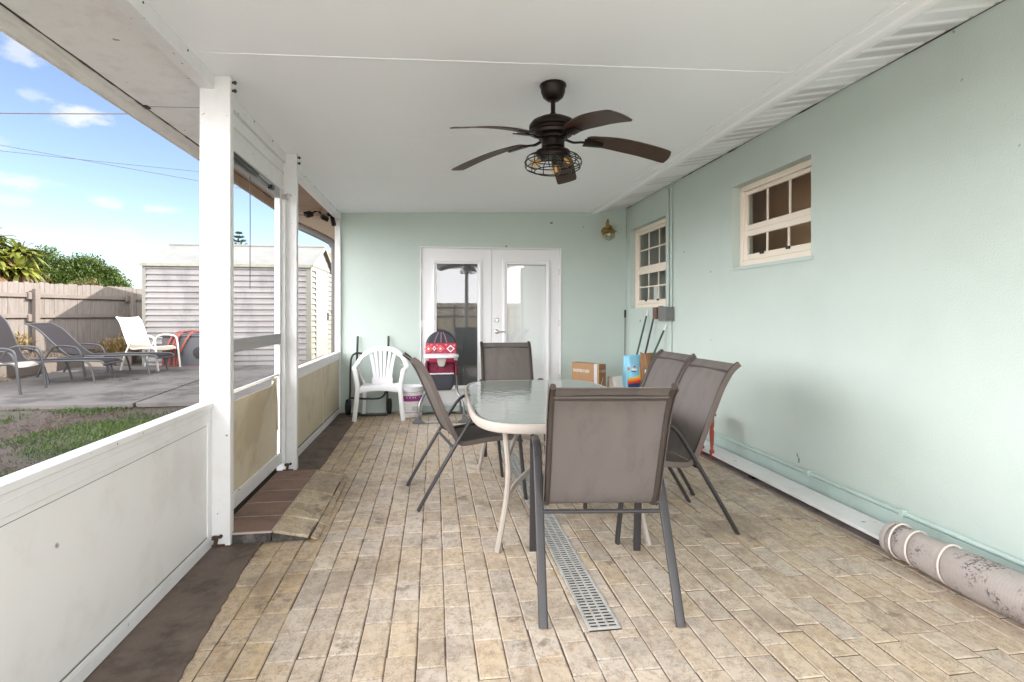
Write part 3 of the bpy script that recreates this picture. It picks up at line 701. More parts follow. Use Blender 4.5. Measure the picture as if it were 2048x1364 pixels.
while y < 4.45:
    l = rnd.uniform(.15,.3); b.cur = rnd.choice(pal2)+(1,)
    b.prism([(-.695,y,.004),(-.655+rnd.uniform(-.012,.01),y,.004),(-.66,y,.012),(-.690,y,.024)], (0,min(l-.01, 4.47-y),0)); y += l
rp = b.build('edge_stone', 'paver', None, attr='Col', bevel=.003); rp.parent = S
for v in rp.data.vertices: v.co -= S.location

M['channel'] = mat('dirty drain channel', (.085,.08,.072), .9, var=.4, vs=20)
# ---- floor drain
rt = R(1.1)
G = thing('floor_drain', 'long pale grey slotted drain grate set in the pavers', 'drain grate', (.69, 2.185, -.004), 0)
b = MB(); L = 3.9; w = .136
b.box(-w/2, -w/2+.012, 0, L, 0, .009).box(w/2-.012, w/2, 0, L, 0, .009).box(-w/2+.012, w/2-.012, 0, .012, 0, .009)
fr = b.build('grate_frame', 'drain', G, bevel=.0015)
b = MB(); y = .012
while y < L-.03:
    b.box(-w/2+.012, w/2-.012, y+.0175, y+.0245, .0035, .0075); y += .0245
for xx in (-.019, .019): b.box(xx-.0035, xx+.0035, .012, L, .0005, .0072)
b.build('slats', 'drain', G)
MB().box(-w/2+.004, w/2-.004, .004, L-.002, -.06, -.020).build('channel', 'channel', G)
# ================================================================== FURNITURE ON THE PATIO
# ---- ceiling fan
FX, FY = .70, 3.23; zc = cz(FX)
F = thing('ceiling_fan', 'bronze ceiling fan with five brown wooden blades and caged bulbs', 'ceiling fan', (FX, FY, zc))
def z0(z): return z-zc
MB().lathe([(0,0),(.078,0),(.080,-.012),(.074,-.020),(.072,-.045),(.060,-.075),(.036,-.095),(.022,-.098),(0,-.098)][::-1], n=32).build('canopy', 'bronze', F)
MB().tube([(0,0,-.09),(0,0,-.20)], .0135, 14).lathe([(0,-.165),(.014,-.165),(.03,-.185),(.034,-.20),(0,-.20)][::-1]).build('downrod', 'bronze', F)
MB().lathe([(0,-.195),(.05,-.195),(.085,-.202),(.125,-.222),(.142,-.245),(.143,-.262),(.130,-.268),(.130,-.280),(.118,-.284),(.114,-.300),(.085,-.312),(.085,-.325),(.078,-.33),(0,-.33)][::-1], n=36).build('motor', 'bronze', F)
MB().lathe([(0,-.328),(.066,-.328),(.068,-.372),(.062,-.378),(.075,-.385),(.10,-.396),(.104,-.408),(.098,-.412),(.094,-.43),(.05,-.435),(0,-.435)][::-1], n=32).build('switch_housing', 'bronze', F)
zb = -.318
def bladefn(u, v):
    r = .20+.50*u; hw = .050+.020*ss(0, .5, u)
    if u > .94: hw *= (1-((u-.94)/.06)**2*.10)
    if u < .06: hw *= .72+.28*math.sqrt(u/.06)
    y = (v-.5)*2*hw; z = zb-.01-.085*u**1.7
    return (r+(.012*(1-(2*v-1)**2) if u > .99 else 0), y, z+y*math.tan(R(-13)))
base = MB().sheet(bladefn, 26, 8, .007).build('blade', 'wood', F, bevel=.001)
bk = MB().sweep(cr([(.07,0,zb-.004),(.12,0,zb-.022),(.17,0,zb-.020),(.22,0,zb-.022)],5), .03, .010)
bk.sheet(lambda u, v: (.185+.115*u, (v-.5)*(.075-.03*u), zb-.021-.014*u+(v-.5)*(.075-.03*u)*math.tan(R(-13))-.004*math.cos((v-.5)*3)), 8, 6, .006)
bk.build('bracket', 'bronze', base)
for i in range(5):
    a = R(69.5+72*i)
    bl = base if i == 0 else base.copy()
    if i: C.objects.link(bl); bl.parent = F; bc = base.children[0].copy(); C.objects.link(bc); bc.parent = bl
    bl.rotation_euler = (0,0,a)
cg = MB(); rings = [(.098,-.415),(.150,-.432),(.168,-.462),(.160,-.495),(.110,-.515)]
for r, z in rings: cg.tube([(r*math.cos(2*math.pi*k/40), r*math.sin(2*math.pi*k/40), z) for k in range(40)], .0032, 6, closed=True)
for k in range(12):
    a = 2*math.pi*k/12+.15; cg.tube(cr([(r*math.cos(a), r*math.sin(a), z) for r, z in rings], 4), .0028, 6)
cg.build('cage', 'bronze', F)
for k in range(3):
    a = 2*math.pi*k/3-.9; c = Vector((.055*math.cos(a), .055*math.sin(a), -.43)); d = Vector((math.cos(a)*.75, math.sin(a)*.75, -.65)).normalized()
    MB().tube([c-d*.02, c+d*.03], .017, 12).build('socket', 'black', F)
    bu = MB(); P_ = [(0.0,.012),(.012,.014),(.03,.026),(.05,.031),(.066,.027),(.08,.012),(.083,.001)]
    bu.tube([c+d*(.028+t) for t, r in P_], [r for t, r in P_], 14); o = bu.build('bulb', 'bulb', F)
    MB().tube([c+d*(.034), c+d*.085], [.006,.009], 8).build('filament', 'fil', o)
MB().tube(cr([(-.03,-.07,-.345),(-.045,-.085,-.36),(-.06,-.09,-.40),(-.06,-.085,-.47)],5), .0022, 6).build('pull_chain', 'bronze', F)

# ---- wall lantern
A = thing('wall_lantern', 'brass nautical wall lantern with clear globe near the corner', 'wall light', (2.345, YB, 2.43))
MB().lathe([(0,-.03),(.03,-.028),(.055,-.012),(.06,0)], n=24, axis='Y').build('back_plate', 'brass', A)
MB().tube(cr([(-.0,-.02,0),(0,-.05,.05),(0,-.075,.115),(0,-.11,.145),(0,-.145,.12),(0,-.15,.06)],6), .009, 10).build('arm', 'brass', A)
MB().lathe([(0,.065),(.02,.065),(.045,.045),(.05,.015),(.065,.005),(.105,-.025),(.108,-.03),(.06,-.022),(0,-.018)][::-1], (0,-.15,0), n=28).build('lamp_shade', 'brass', A)
MB().lathe([(.055,-.028),(.078,-.045),(.084,-.075),(.07,-.11),(.04,-.138),(0,-.146)][::-1], (0,-.15,0), n=24).build('globe', 'jar', A)
b = MB()
for k in range(8):
    a = k*math.pi/4; b.tube(cr([(.08*math.cos(a),-.15+.08*math.sin(a),-.04),(.088*math.cos(a),-.15+.088*math.sin(a),-.075),(.072*math.cos(a),-.15+.072*math.sin(a),-.112),(0,-.15,-.15)],4), .002, 5)
b.tube([(.084*math.cos(k*math.pi/12),-.15+.084*math.sin(k*math.pi/12),-.045) for k in range(24)], .004, 6, closed=True)
b.build('guard', 'brass', A)
MB().lathe([(0,-.1),(.018,-.095),(.022,-.07),(.014,-.04),(.012,-.02),(0,-.02)], (0,-.15,0), n=12).build('bulb', 'bulb', A)

# ---- electric conduits and boxes beside the far window
E_ = thing('electrical_conduit', 'grey electrical boxes with painted conduits rising to the soffit', 'conduit', (XR, 5.95, 1.3))
def eb(mb, n, m, **k):
    o = mb.build(n, m, None, **k); o.parent = E_
    for v in o.data.vertices: v.co -= E_.location
eb(MB().tube(cr([(2.632,5.99,1.36),(2.632,5.99,2.0),(2.632,5.99,2.62),(2.632,6.01,2.69),(2.632,6.07,2.735),(2.632,6.12,2.745)],6), .0115, 10), 'conduit_pipe', 'mint')
eb(MB().tube(cr([(2.632,5.905,1.36),(2.632,5.905,2.0),(2.632,5.905,2.64),(2.632,5.895,2.70),(2.632,5.86,2.74),(2.632,5.84,2.75)],6), .0115, 10), 'conduit_pipe', 'mint')
eb(MB().tube([(2.635,5.925,1.24),(2.635,5.925,.17)], .0115, 10), 'conduit_pipe', 'mint')
for y, z in ((5.99,1.9),(5.905,2.3),(5.905,1.75),(5.925,.72)): eb(MB().box(2.617, 2.6495, y-.016, y+.016, z-.01, z+.01), 'clip', 'mint')
M['rustbox'] = mat('rusty box', (.14,.085,.065), .7, var=.4, vs=20)
eb(MB().box(2.565, 2.649, 6.175, 6.285, 1.225, 1.365), 'electric_box', 'rustbox', bevel=.004)
eb(MB().box(2.585, 2.649, 6.02, 6.14, 1.215, 1.37).box(2.578,2.586,6.01,6.15,1.205,1.38), 'outlet_cover', 'grey', bevel=.006)
eb(MB().box(2.555, 2.649, 5.86, 5.99, 1.215, 1.365).box(2.549,2.5555,5.855,5.995,1.21,1.37), 'electric_box', 'grey', bevel=.006)
U = thing('wall_conduit', 'long thin painted conduit running low along the mint side wall', 'conduit', (XR, 3, .155))
b = MB().tube([(-.022, -5.5, .002), (-.022, 4.3, .002)], .0135, 10); b.build('pipe', 'mintdark', U)
for y in (-2,-1.1,-.2,.6,1.4,2.2,3.0,3.8): MB().box(-.04, -.0005, y-.012, y+.012, -.018, .020).build('clip', 'mintdark', U)
# ---- white board on the floor
T = thing('plank', 'long white plank lying on the floor against the side wall', 'plank', (2.5, 3.5, .0))
b = MB().box(-.085, .105, -1.2, 2.3, .042, .062); b.build('board', 'panelw', T, bevel=.003)
for y in (-1.1, .5, 2.1): MB().box(-.06, .1, y, y+.05, .0065, .0415).build('spacer', 'black', T)
# ---- rolled rug
T = thing('rolled_rug', 'rolled grey and mauve rug tied with cords lying by the side wall', 'rug', (2.425, 2.0, .099), R(1.5))
b = MB(); prof = []; rr = random.Random(9)
def rugfn(u, v):
    a = v*2*math.pi; y = .62-2.6*u; r = .088+.011*ss(0,.3,u)+.004*math.sin(y*9)+.005*math.sin(3*a+y*5)
    if u < .03: r *= .80+.2*math.sqrt(u/.03)
    for yc in (.575,.48,.30): r -= .010*math.exp(-((y-yc)/.018)**2)
    return (r*math.cos(a), y, r*math.sin(a)*(.98))
b.grid(rugfn, 170, 40)
for q in range(5):  # spiral end face
    b.sweep([((.082-.016*q)*math.cos(k*math.pi/12), .618, (.082-.016*q)*math.sin(k*math.pi/12)) for k in range(24)], .03, .012, lat=(0,1,0), closed=True)
b.build('rug_roll', 'rug', T, sharp=60)
for yc in (.575, .48, .30):
    MB().tube([((.0885+.004*(yc<.4))*math.cos(k*math.pi/18), yc+.012*math.sin(k*math.pi/18+1), (.0875+.004*(yc<.4))*math.sin(k*math.pi/18)) for k in range(36)], .0048, 8, closed=True).build('cord', 'rope', T)
# ---- small red-legged stool behind the chairs
T = thing('stool', 'small stool with turned red stained legs behind the right hand chairs', 'stool', (2.33, 4.68, 0))
for sx in (-1, 1):
    for sy in (-1, 1):
        MB().lathe([(.0,0),(.014,0),(.016,.02),(.012,.04),(.020,.055),(.022,.075),(.013,.09),(.017,.16),(.021,.24),(.014,.27),(.02,.29),(.02,.38),(0,.38)][::-1], (sx*.09, sy*.09, .006), n=14).build('leg', 'redwood', T)
MB().box(-.12,.12,-.12,.12,.387,.412).build('seat', 'redwood', T, bevel=.006)
# ---- dining table
T = thing('dining_table', 'cream metal patio dining table with hammered glass top', 'table', (.775, 3.76, 0), R(-1.0))
def sup(k, n, a, b_, e=5.0):
    t = 2*math.pi*k/n; c, s = math.cos(t), math.sin(t)
    return (math.copysign(abs(c)**(2/e), c)*a, math.copysign(abs(s)**(2/e), s)*b_)
out_ = [sup(k, 96, .545, .955) for k in range(96)]
inn = [sup(k, 96, .528, .938) for k in range(96)]
MB().prism([(x, y, .7085) for x, y in inn], (0,0,.0075)).build('glass_top', 'tglass', T)
b = MB(); b.sweep([(x, y, .690) for x, y in out_], .052, .024, lat=(0,0,1), n=14, e=3.4, closed=True)
b.sweep([(x*.955, y*.975, .699) for x, y in inn], .012, .03, lat=(0,0,1), n=8, closed=True)
b.build('rim', 'tablew', T)
MB().box(-.51,.51,-.015,.015,.664,.688).box(-.015,.015,-.90,-.016,.664,.688).box(-.015,.015,.016,.90,.664,.688).build('underframe', 'tablew', T)
for sx in (-1, 1):
    for sy in (-1, 1):
        pts = [(sx*.385, sy*.80, .68),(sx*.372, sy*.79,.56),(sx*.362, sy*.775,.44),(sx*.368, sy*.765,.30),(sx*.395, sy*.775,.14),(sx*.425, sy*.79,.0)]
        MB().sweep(cr(pts, 6), .046, .030, lat=(0,1,0), n=12, e=2.6).build('leg', 'tablew', T)
b = MB()
for sx in (-1, 1):
    b.sweep(cr([(sx*.368,-.765,.27),(sx*.30,-.62,.31),(sx*.16,-.42,.36),(sx*.08,-.2,.38),(sx*.07,0,.385),(sx*.08,.2,.38),(sx*.16,.42,.36),(sx*.30,.62,.31),(sx*.368,.765,.27)],6), .036, .022, lat=(0,0,1), n=10, e=2.6)
b.sweep(cr([(-.07,0,.385),(0,0,.39),(.07,0,.385)],4), .03, .018, lat=(0,0,1))
b.build('stretcher', 'tablew', T)
for sx in (-1,1):
    for sy in (-1,1): MB().sweep(cr([(sx*.364,sy*.78,.50),(sx*.30,sy*.66,.60),(sx*.2,sy*.5,.66),(sx*.1,sy*.4,.675)],5), .028, .018, lat=(0,0,1)).build('brace', 'tablew', T)

# ---- sling dining chairs
def railp():
    return cr([(.350,0,.388),(.325,0,.415),(.28,0,.432),(.12,0,.428),(-.03,0,.412),(-.085,0,.418),(-.125,0,.47),(-.165,0,.56),(-.225,0,.70),(-.280,0,.83),(-.315,0,.895),(-.355,0,.952),(-.40,0,.988)], 6)
def make_chair():
    t = thing('patio_chair', '', 'chair', group='brown sling chairs around the dining table')
    rp = railp(); ns = 12*6+1
    for s in (-1, 1):
        leg = cr([(-.372,s*.282,0),(-.25,s*.282,.205),(-.13,s*.282,.40),(-.055,s*.282,.52),(.0,s*.282,.60)], 5)
        arm = cr([(.0,s*.282,.60),(.035,s*.282,.636),(.085,s*.282,.655),(.19,s*.282,.652),(.262,s*.282,.640),(.297,s*.282,.610),(.312,s*.282,.56)], 5)
        fl = cr([(.312,s*.282,.56),(.330,s*.282,.40),(.350,s*.282,.2),(.372,s*.282,0)], 5)
        MB().sweep(leg, .040, .020, e=3.6, n=14).build('leg', 'frame', t, sharp=50)
        MB().sweep(arm, .040, .020, e=3.6, n=14).build('armrest', 'frame', t, sharp=50)
        MB().sweep(fl, .040, .020, e=3.6, n=14).build('leg', 'frame', t, sharp=50)
    for s in (-1, 1):
        b = MB(); b.sweep([(p.x, s*.246, p.z) for p in rp], .026, .030, e=2.6, n=12)
        b.tube([(-.10, s*.246, .425), (-.118, s*.282, .42)], .010, 8); b.tube([(.30, s*.246, .425), (.329, s*.282, .41)], .010, 8); b.build('seat_frame', 'frameb', t)
    for x_, w_, z_ in ((-.135,.275,.392),(.325,.24,.41),(.05,.24,.412)): MB().tube([(x_,-w_,z_),(x_,w_,z_)], .0095, 10).build('stretcher', 'frame', t)
    MB().tube([(-.348,-.24,.936),(-.348,.24,.936)], .0115, 12).build('back_bar', 'frameb', t)
    # sling follows the rails
    def sl(p0, p1, sag):
        def fn(u, v):
            k = p0+(p1-p0)*u; i = min(int(k), ns-2); q = rp[i].lerp(rp[i+1], k-i)
            w = math.sin(math.pi*v); T_ = rp[i+1]-rp[i]; nn = Vector((T_.z, 0, -T_.x)).normalized()
            return Vector((q.x, (v-.5)*.478, q.z))+nn*(-sag*w*math.sin(math.pi*min(1,max(0,u))))+nn*(-.004)
        return fn
    MB().sheet(sl(31.5, ns-1.2, -.014), 30, 10, .0035).build('backrest', 'sling', t, sharp=60)
    MB().sheet(sl(1, 31.2, -.012), 26, 10, .0035).build('seat', 'sling', t, sharp=60)
    for s in (-1, 1): MB().sweep([Vector((p.x, s*.262, p.z)) for p in rp[1:]], .003, .034, e=4, n=8).build('piping', 'slingd', t)
    return t
ch = make_chair()
CH = [((.766, 2.556), (.12, .99), 'brown sling chair seen from behind, nearest to the camera'),
      ((.215, 4.005), (.98, .17), 'brown sling chair in profile on the left side of the table'),
      ((1.37, 3.29), (-.998, -.05), 'brown sling chair on the right of the table, nearer of the two'),
      ((1.44, 3.99), (-.998, -.05), 'brown sling chair partly hidden behind the nearer right hand chair'),
      ((.735, 5.35), (.0, -1), 'brown sling chair at the far end of the table facing the camera')]
for i, ((x, y), (dx, dy), lab) in enumerate(CH):
    a = math.atan2(dy, dx)
    if i == 0: ch.location = (x, y, .001); ch.rotation_euler = (0,0,a); ch['label'] = lab
    else: dup(ch, (x, y, .001), a, lab)

# ---- white monobloc chair
T = thing('plastic_chair', 'white moulded plastic armchair with slatted back beside the bucket', 'chair', (-.655, 7.08, 0))
def mono(p): return p
b = MB()
b.sheet(lambda u, v: ((u-.5)*(.46-.06*v)*(1-.10*(2*abs(v-.5))**6), -.24+.44*v, .405-.02*v+.012*(2*abs(u-.5))**3-.02*ss(.12,0,v)), 16, 16, .012)
b.sweep([((u-.5)*.50, -.245, .365+.03*(1-(2*abs(u-.5))**2)) for u in [i/20 for i in range(21)]], .012, .07, lat=(0,1,0), n=10)
b.build('seat', 'plastic', T, sharp=60)
arch = [(-.285,-.21,.605),(-.315,-.08,.625),(-.305,.06,.655),(-.255,.16,.735),(-.15,.225,.815),(0,.245,.842),(.15,.225,.815),(.255,.16,.735),(.305,.06,.655),(.315,-.08,.625),(.285,-.21,.605)]
ar = cr(arch, 8)
b = MB(); b.sweep(ar[26:55], .016, .062, lat=lambda i: (0,-1,.25), n=12, e=3)
# fan of slats
for k in range(6):
    f = (k-2.5)/2.5; x1 = f*.150; x0 = f*.098; zt = .842-.05*abs(f)**1.6
    b.sweep(cr([(x0,.205,.39),(x0*1.02,.213,.50),(x0+(x1-x0)*.5,.228,.66),(x1,.242-.02*f*f,zt-.02)],5), .036 if abs(f)<.9 else .045, .009, lat=(1,0,0), n=10)
b.box(-.13,.13,.198,.21,.375,.47)
b.build('backrest', 'plastic', T)
for s in (0, 1):
    seg = ar[0:27] if s == 0 else ar[54:]
    MB().sweep(seg, .020, .056, lat=lambda i, s=s: (0,.4,-1) if s == 0 else (0,.4,-1), n=12, e=3).build('armrest', 'plastic', T)
for s in (-1, 1):
    MB().sweep(cr([(s*.287,-.212,.612),(s*.268,-.225,.50),(s*.252,-.238,.40),(s*.262,-.25,.25),(s*.288,-.268,0)],6), .055, .030, lat=(1,0,0), n=12, e=3).build('leg', 'plastic', T)
    MB().sweep(cr([(s*.215,.19,.40),(s*.225,.215,.2),(s*.235,.24,0)],6), .048, .030, lat=(1,0,0), n=12, e=3).build('leg', 'plastic', T)
    MB().sweep(cr([(s*.30,.07,.645),(s*.262,.12,.53),(s*.222,.17,.40)],5), .028, .014, lat=(1,0,0), n=10).build('side_rail', 'plastic', T)
# ---- hand truck
T = thing('hand_truck', 'black two handled hand truck leaning behind the white plastic chair', 'hand truck', (-.75, 7.30, 0))
for x in (-.235, .155):
    MB().tube([(x,-.03,.04),(x+.005*0,.02,.5),(x+.01,.075,1.0)], .014, 10).build('upright', 'black', T)
MB().tube(cr([(-.16,.03,.78),(-.235,.0,.785),(-.285,-.02,.74),(-.30,-.03,.62),(-.305,-.04,.3),(-.32,-.05,.08)],6), .0125, 10).build('side_loop', 'black', T)
MB().tube(cr([(-.30,-.03,.22),(-.1,-.03,.205),(.08,-.03,.215),(.155,-.02,.33)],6), .011, 10).build('frame', 'black', T)
for x in (-.335, .18):
    MB().lathe([(0,-.02),(.03,-.02),(.035,-.026),(.09,-.026),(.10,-.015),(.10,.015),(.09,.026),(.035,.026),(0,.02)], (x,-.0,.10), n=24, axis='X').build('wheel', 'rubber', T)
MB().box(-.31,.17,-.15,-.04,.006,.014).build('toe_plate', 'black', T)
# ---- bucket
T = thing('bucket', 'white plastic bucket with purple band next to the plastic chair', 'bucket', (-.285, 7.10, .0))
MB().lathe([(0,.004),(.128,.004),(.134,.012),(.148,.285),(.157,.288),(.157,.298),(.150,.300),(.150,.312),(.158,.314),(.158,.326),(.151,.328),(.152,.372),(.158,.374),(.158,.384),(.148,.384),(.142,.28),(.126,.02),(0,.016)], n=40).build('body', 'plastic', T)
def band(z0, z1, a0, a1, off, n=20):
    r = lambda z: .134+(z-.012)/(.273)*.014+off
    b = MB(); b.grid(lambda u, v: (r(z0+(z1-z0)*v)*math.sin(a0+(a1-a0)*u), -r(z0+(z1-z0)*v)*math.cos(a0+(a1-a0)*u), z0+(z1-z0)*v), n, 2); return b
lb = band(.05, .28, -1.7, 1.7, .0008, 36).build('paper_label', 'whitep', T)
band(.205, .272, -1.7, 1.7, .0014, 36).build('purple_band', 'purple', lb); band(.062, .069, -1.7, 1.7, .0014, 36).build('stripe', 'magenta', lb)
b = MB(); rr = random.Random(6)
for z in (.185,.175,.165,.155): 
    for s in (0,): 
        q = band(z, z+.003, -1.1, -.25-rr.random()*.2, .0015, 8); b.add(q.v, q.f)
for z in (.135,.127,.119,.111,.103,.095,.087):
    q = band(z, z+.0045, .12, 1.05-rr.random()*.1, .0015, 8); b.add(q.v, q.f); q = band(z, z+.003, -1.1, -.2-rr.random()*.3, .0015, 8); b.add(q.v, q.f)
b.build('small_print', 'greyp', lb)
b = MB()
for a in (-.75,-.35,-.1,.15,.35,.8): q = band(.245, .258, a, a+.05+.05*rr.random(), .002, 3); b.add(q.v, q.f)
b.build('white_marks', 'whitep', lb)
MB().tube(cr([(-.157,0,.33),(-.13,-.10,.325),(0,-.168,.318),(.13,-.10,.325),(.157,0,.33)],6), .0025, 6).build('handle', 'tubegrey', T)
# ---- high chair
T = thing('high_chair', 'baby high chair with red patterned cushion and white tray', 'high chair', (.088, 6.88, 0))
def archp(w, z0, z1, n=18):
    r = w/2; return [(-r,z0)]+[(-r*math.cos(math.pi*k/n), z1-r*.95+r*.95*math.sin(math.pi*k/n)) for k in range(n+1)]+[(r,z0)]
def tilt(x, y, z): return (x, y+.10*(z-.55), z)
def vpr(pts, y, d, mat_, nm, par, bev=.012):
    return MB().prism([tilt(x, y, z) for x, z in pts], (0, d, 0)).build(nm, mat_, par, bevel=bev, seg=3)
bk_ = vpr(archp(.385, .55, 1.075), .03, .05, 'navy', 'backrest', T, .02)
cu = vpr([(-.185,.56),(-.192,.80),(-.188,.925),(.188,.925),(.192,.80),(.185,.56)], -.005, .034, 'red', 'cushion', T, .014)
b = MB(); b2 = MB(); b3 = MB(); b4 = MB()
def dia(b, x, z, w, h, y): b.prism([tilt(x-w, y, z), tilt(x, y, z+h), tilt(x+w, y, z), tilt(x, y, z-h)], (0, .003, 0))
for x in (-.155,-.01,.105+.01):
    dia(b if x > .1 else b2, x, .858, .052, .046, -.0075); dia(b3, x, .858, .034, .030, -.0095); dia(b if x < .1 else b4, x, .858, .018, .018, -.0115)
for x in (-.085,): dia(b, x, .862, .022, .032, -.0075); dia(b4, x, .862, .012, .018, -.0095)
for x, z in ((-.12,.905),(-.05,.90),(.06,.905),(.16,.90),(-.1,.815),(.05,.812),(-.04,.82),(.165,.815),(-.17,.815)): dia(b2 if z > .85 else b4, x, z, .02, .014, -.0075)
for x, z in ((.15,.665),(.135,.62),(-.155,.63)): dia(b, x, z, .026, .03, -.0075); dia(b3, x, z, .016, .02, -.0095)
[q.build('white_motif', 'whitep', cu) for q in islands(b)]
M['pinkp'] = mat('salmon print', (.75,.20,.13), .7); M['greym'] = mat('grey print cloth', (.22,.14,.17), .8)
[q.build('salmon_motif', 'pinkp', cu) for q in islands(b2)]; [q.build('red_motif', 'red', cu) for q in islands(b3)]; [q.build('grey_motif', 'greym', cu) for q in islands(b4)]
b = MB()
for x in (-.06, 0, .05): b.sweep(cr([tilt(x*.5,.024,1.06), tilt(x,.018,1.0), tilt(x*1.4,.02,.93)],5), .016, .006, lat=(1,0,0), n=8)
b.build('fold', 'greym', bk_)
vpr([(-.16,.56),(-.165,.70),(.165,.70),(.16,.56)], -.20, .2, 'red2', 'seat', T, .03)
for s in (-1, 1):
    MB().obox((s*.175,-.11,.64), (.03,.26,.16), (0,0,0)).build('side_wing', 'red2', T, bevel=.012)
b = MB(); b.prism([(*sup(k, 48, .205, .15, 3.2), .772) for k in range(48)], (0,0,.034)); 
for v_ in range(len(b.v)): b.v[v_] = (b.v[v_][0], b.v[v_][1]-.24, b.v[v_][2])
tr_ = b.build('tray', 'plastic', T, bevel=.010, seg=3)
MB().prism([(-.055,-.27,.772),(.055,-.27,.772),(.045,-.27,.70),(.028,-.27,.665),(-.028,-.27,.665),(-.045,-.27,.70)], (0,.03,0)).build('crotch_post', 'ivoryt', T, bevel=.008)
for s in (-1, 1): MB().box(s*.17-.022, s*.17+.022, -.26, -.17, .735, .771).build('tray_arm', 'ivoryt', T, bevel=.006)
MB().prism([(-.148,-.22,.565),(.148,-.22,.565),(.140,-.22,.42),(.115,-.22,.375),(-.115,-.22,.375),(-.140,-.22,.42)], (0,.16,0)).build('footrest', 'navy', T, bevel=.018, seg=3)
b = MB(); rr = random.Random(3); b.sweep([(-.145+.29*i/30, -.222, .572+.006*rr.random()) for i in range(31)], .02, .016, lat=(0,1,0), n=8); b.build('trim', 'whitep', T)
for s in (-1, 1):
    MB().tube(cr([(s*.165,-.12,.66),(s*.178,-.14,.50),(s*.185,-.16,.36),(s*.235,-.22,.27),(s*.262,-.26,.18),(s*.262,-.285,.02)],6), .0135, 10).build('leg', 'tubegrey', T)
    MB().tube(cr([(s*.172,-.05,.70),(s*.185,-.02,.50),(s*.19,.05,.36),(s*.228,.17,.24),(s*.245,.24,.14),(s*.245,.27,.02)],6), .0135, 10).build('leg', 'tubegrey', T)
    MB().obox((s*.188,-.07,.50), (.028,.06,.26), (0,0,0)).build('latch', 'black', T, bevel=.008)
    for y, sg in ((-.295,-1),(.28,1)):
        MB().prism([(s*.338,y-.02,.004),(s*.338,y-.02,.018),(s*.278,y-.012,.085),(s*.262,y-.012,.10),(s*.245,y-.012,.085),(s*.235,y-.012,.035),(s*.19,y-.02,.018),(s*.19,y-.02,.004)], (0,.04,0)).build('foot', 'pgrey', T, bevel=.005)
for y in (-.295, .28): MB().tube([(-.2,y,.018),(.2,y,.018)], .012, 10).build('floor_bar', 'tubegrey' if y < 0 else 'black', T)
# ---- cardboard box by the door
T = thing('cardboard_box', 'tall brown cardboard box standing between doors and corner', 'box', (1.82, 6.42, .008), R(-58)); T.scale = (.84, .78, 1)
MB().box(-.26,.26,-.075,.075,0,.695).build('carton', 'card', T, bevel=.004)
MB().box(.2605,.2625,-.076,.076,.004,.694).build('end_panel', 'cardd', T)
MB().box(.17,.225,-.0775,-.0755,0,.695).box(.17,.225,-.0775,.07,.6955,.6975).build('tape', 'tape', T)
def scribble(x0, x1, z, h, y, seed):
    rr = random.Random(seed); b = MB(); x = x0
    while x < x1:
        w = rr.uniform(.020,.034); k = rr.random()
        if k < .35: b.tube([(x+w*.5+w*.42*math.cos(a*math.pi/5), y, z+h*.5+h*.5*math.sin(a*math.pi/5)) for a in range(10)], .004, 5, closed=True)
        elif k < .7: b.tube([(x, y, z), (x, y, z+h), (x+w*.8, y, z+h*.55), (x+w*.8, y, z)], .004, 5)
        else: b.tube([(x, y, z+h), (x+w*.4, y, z), (x+w*.8, y, z+h)], .004, 5)
        x += w+.008
    return b
scribble(-.22, .08, .585, .036, -.0755, 3).build('printed_word', 'whitep', T)
q = scribble(-.07, .07, .60, .026, 0, 8); b = MB(); b.add([(.2635, v[0], v[2]) for v in q.v], q.f); b.build('printed_word', 'rope', T)
MB().tube([(.2635,-.01,.50),(.2635,-.03,.46),(.2635,-.055,.40)], .004, 5).tube([(.2635,.015,.54),(.2635,-.01,.50)], .003, 5).build('torn_tape', 'tape', T)

# ---- paper sacks with mop handles
T = thing('painted_sack', 'sky blue sack with orange and red flame print by the corner', 'sack', (2.335, 6.30, .008), R(6))
def sackfn(w, d, h, puff):
    def fn(u, v):
        a = u*2*math.pi
        c, s = math.cos(a), math.sin(a); e = 4
        x = math.copysign(abs(c)**(2/e), c)*w/2; y = math.copysign(abs(s)**(2/e), s)*d/2
        k = 1+puff*math.sin(v*math.pi)-.04*v; y *= (1-.35*ss(.75,1,v)); wv = .008*math.sin(a*5+v*9)
        return (x*k+wv, y*k+wv, h*v+.01*math.sin(a*3)*v)
    return fn
b = MB(); b.grid(sackfn(.235,.16,.79,.05), 48, 14); b.add([sackfn(.235,.16,.79,.05)(k/48, .97) for k in range(48)], [tuple(range(48))])
bag = b.build('sack_body', 'sblue', T, sharp=60)
def flat(pts, y, m, nm, par): return MB().prism([(x, y, z) for x, z in pts], (0, .004, 0)).build(nm, m, par)
flat([(-.115,.42),(-.115,.53),(.0,.545),(.04,.56),(.03,.64),(.05,.70),(.10,.715),(.115,.70),(.115,.42)], -.0935, 'yellow', 'flame_print', bag)
flat([(-.115,.42),(-.115,.515),(.02,.53),(.065,.57),(.055,.63),(.075,.69),(.115,.695),(.115,.42)], -.0955, 'orange', 'flame_print', bag)
flat([(-.115,.42),(-.115,.49),(.03,.505),(.09,.55),(.085,.64),(.115,.66),(.115,.42)], -.0975, 'redp', 'flame_print', bag)
flat([(-.115,.42),(-.115,.46),(-.03,.475),(.115,.465),(.115,.42)], -.0995, 'navyp', 'flame_print', bag)
flat([(-.05,.655),(-.03,.68),(-.01,.655)], -.0935, 'redp', 'mark', bag); flat([(-.07,.605),(-.07,.615),(-.01,.612),(-.01,.602)], -.0935, 'navyp', 'mark', bag); flat([(-.06,.62),(-.06,.645),(.0,.64),(.0,.618)], -.0935, 'whitep', 'mark', bag)
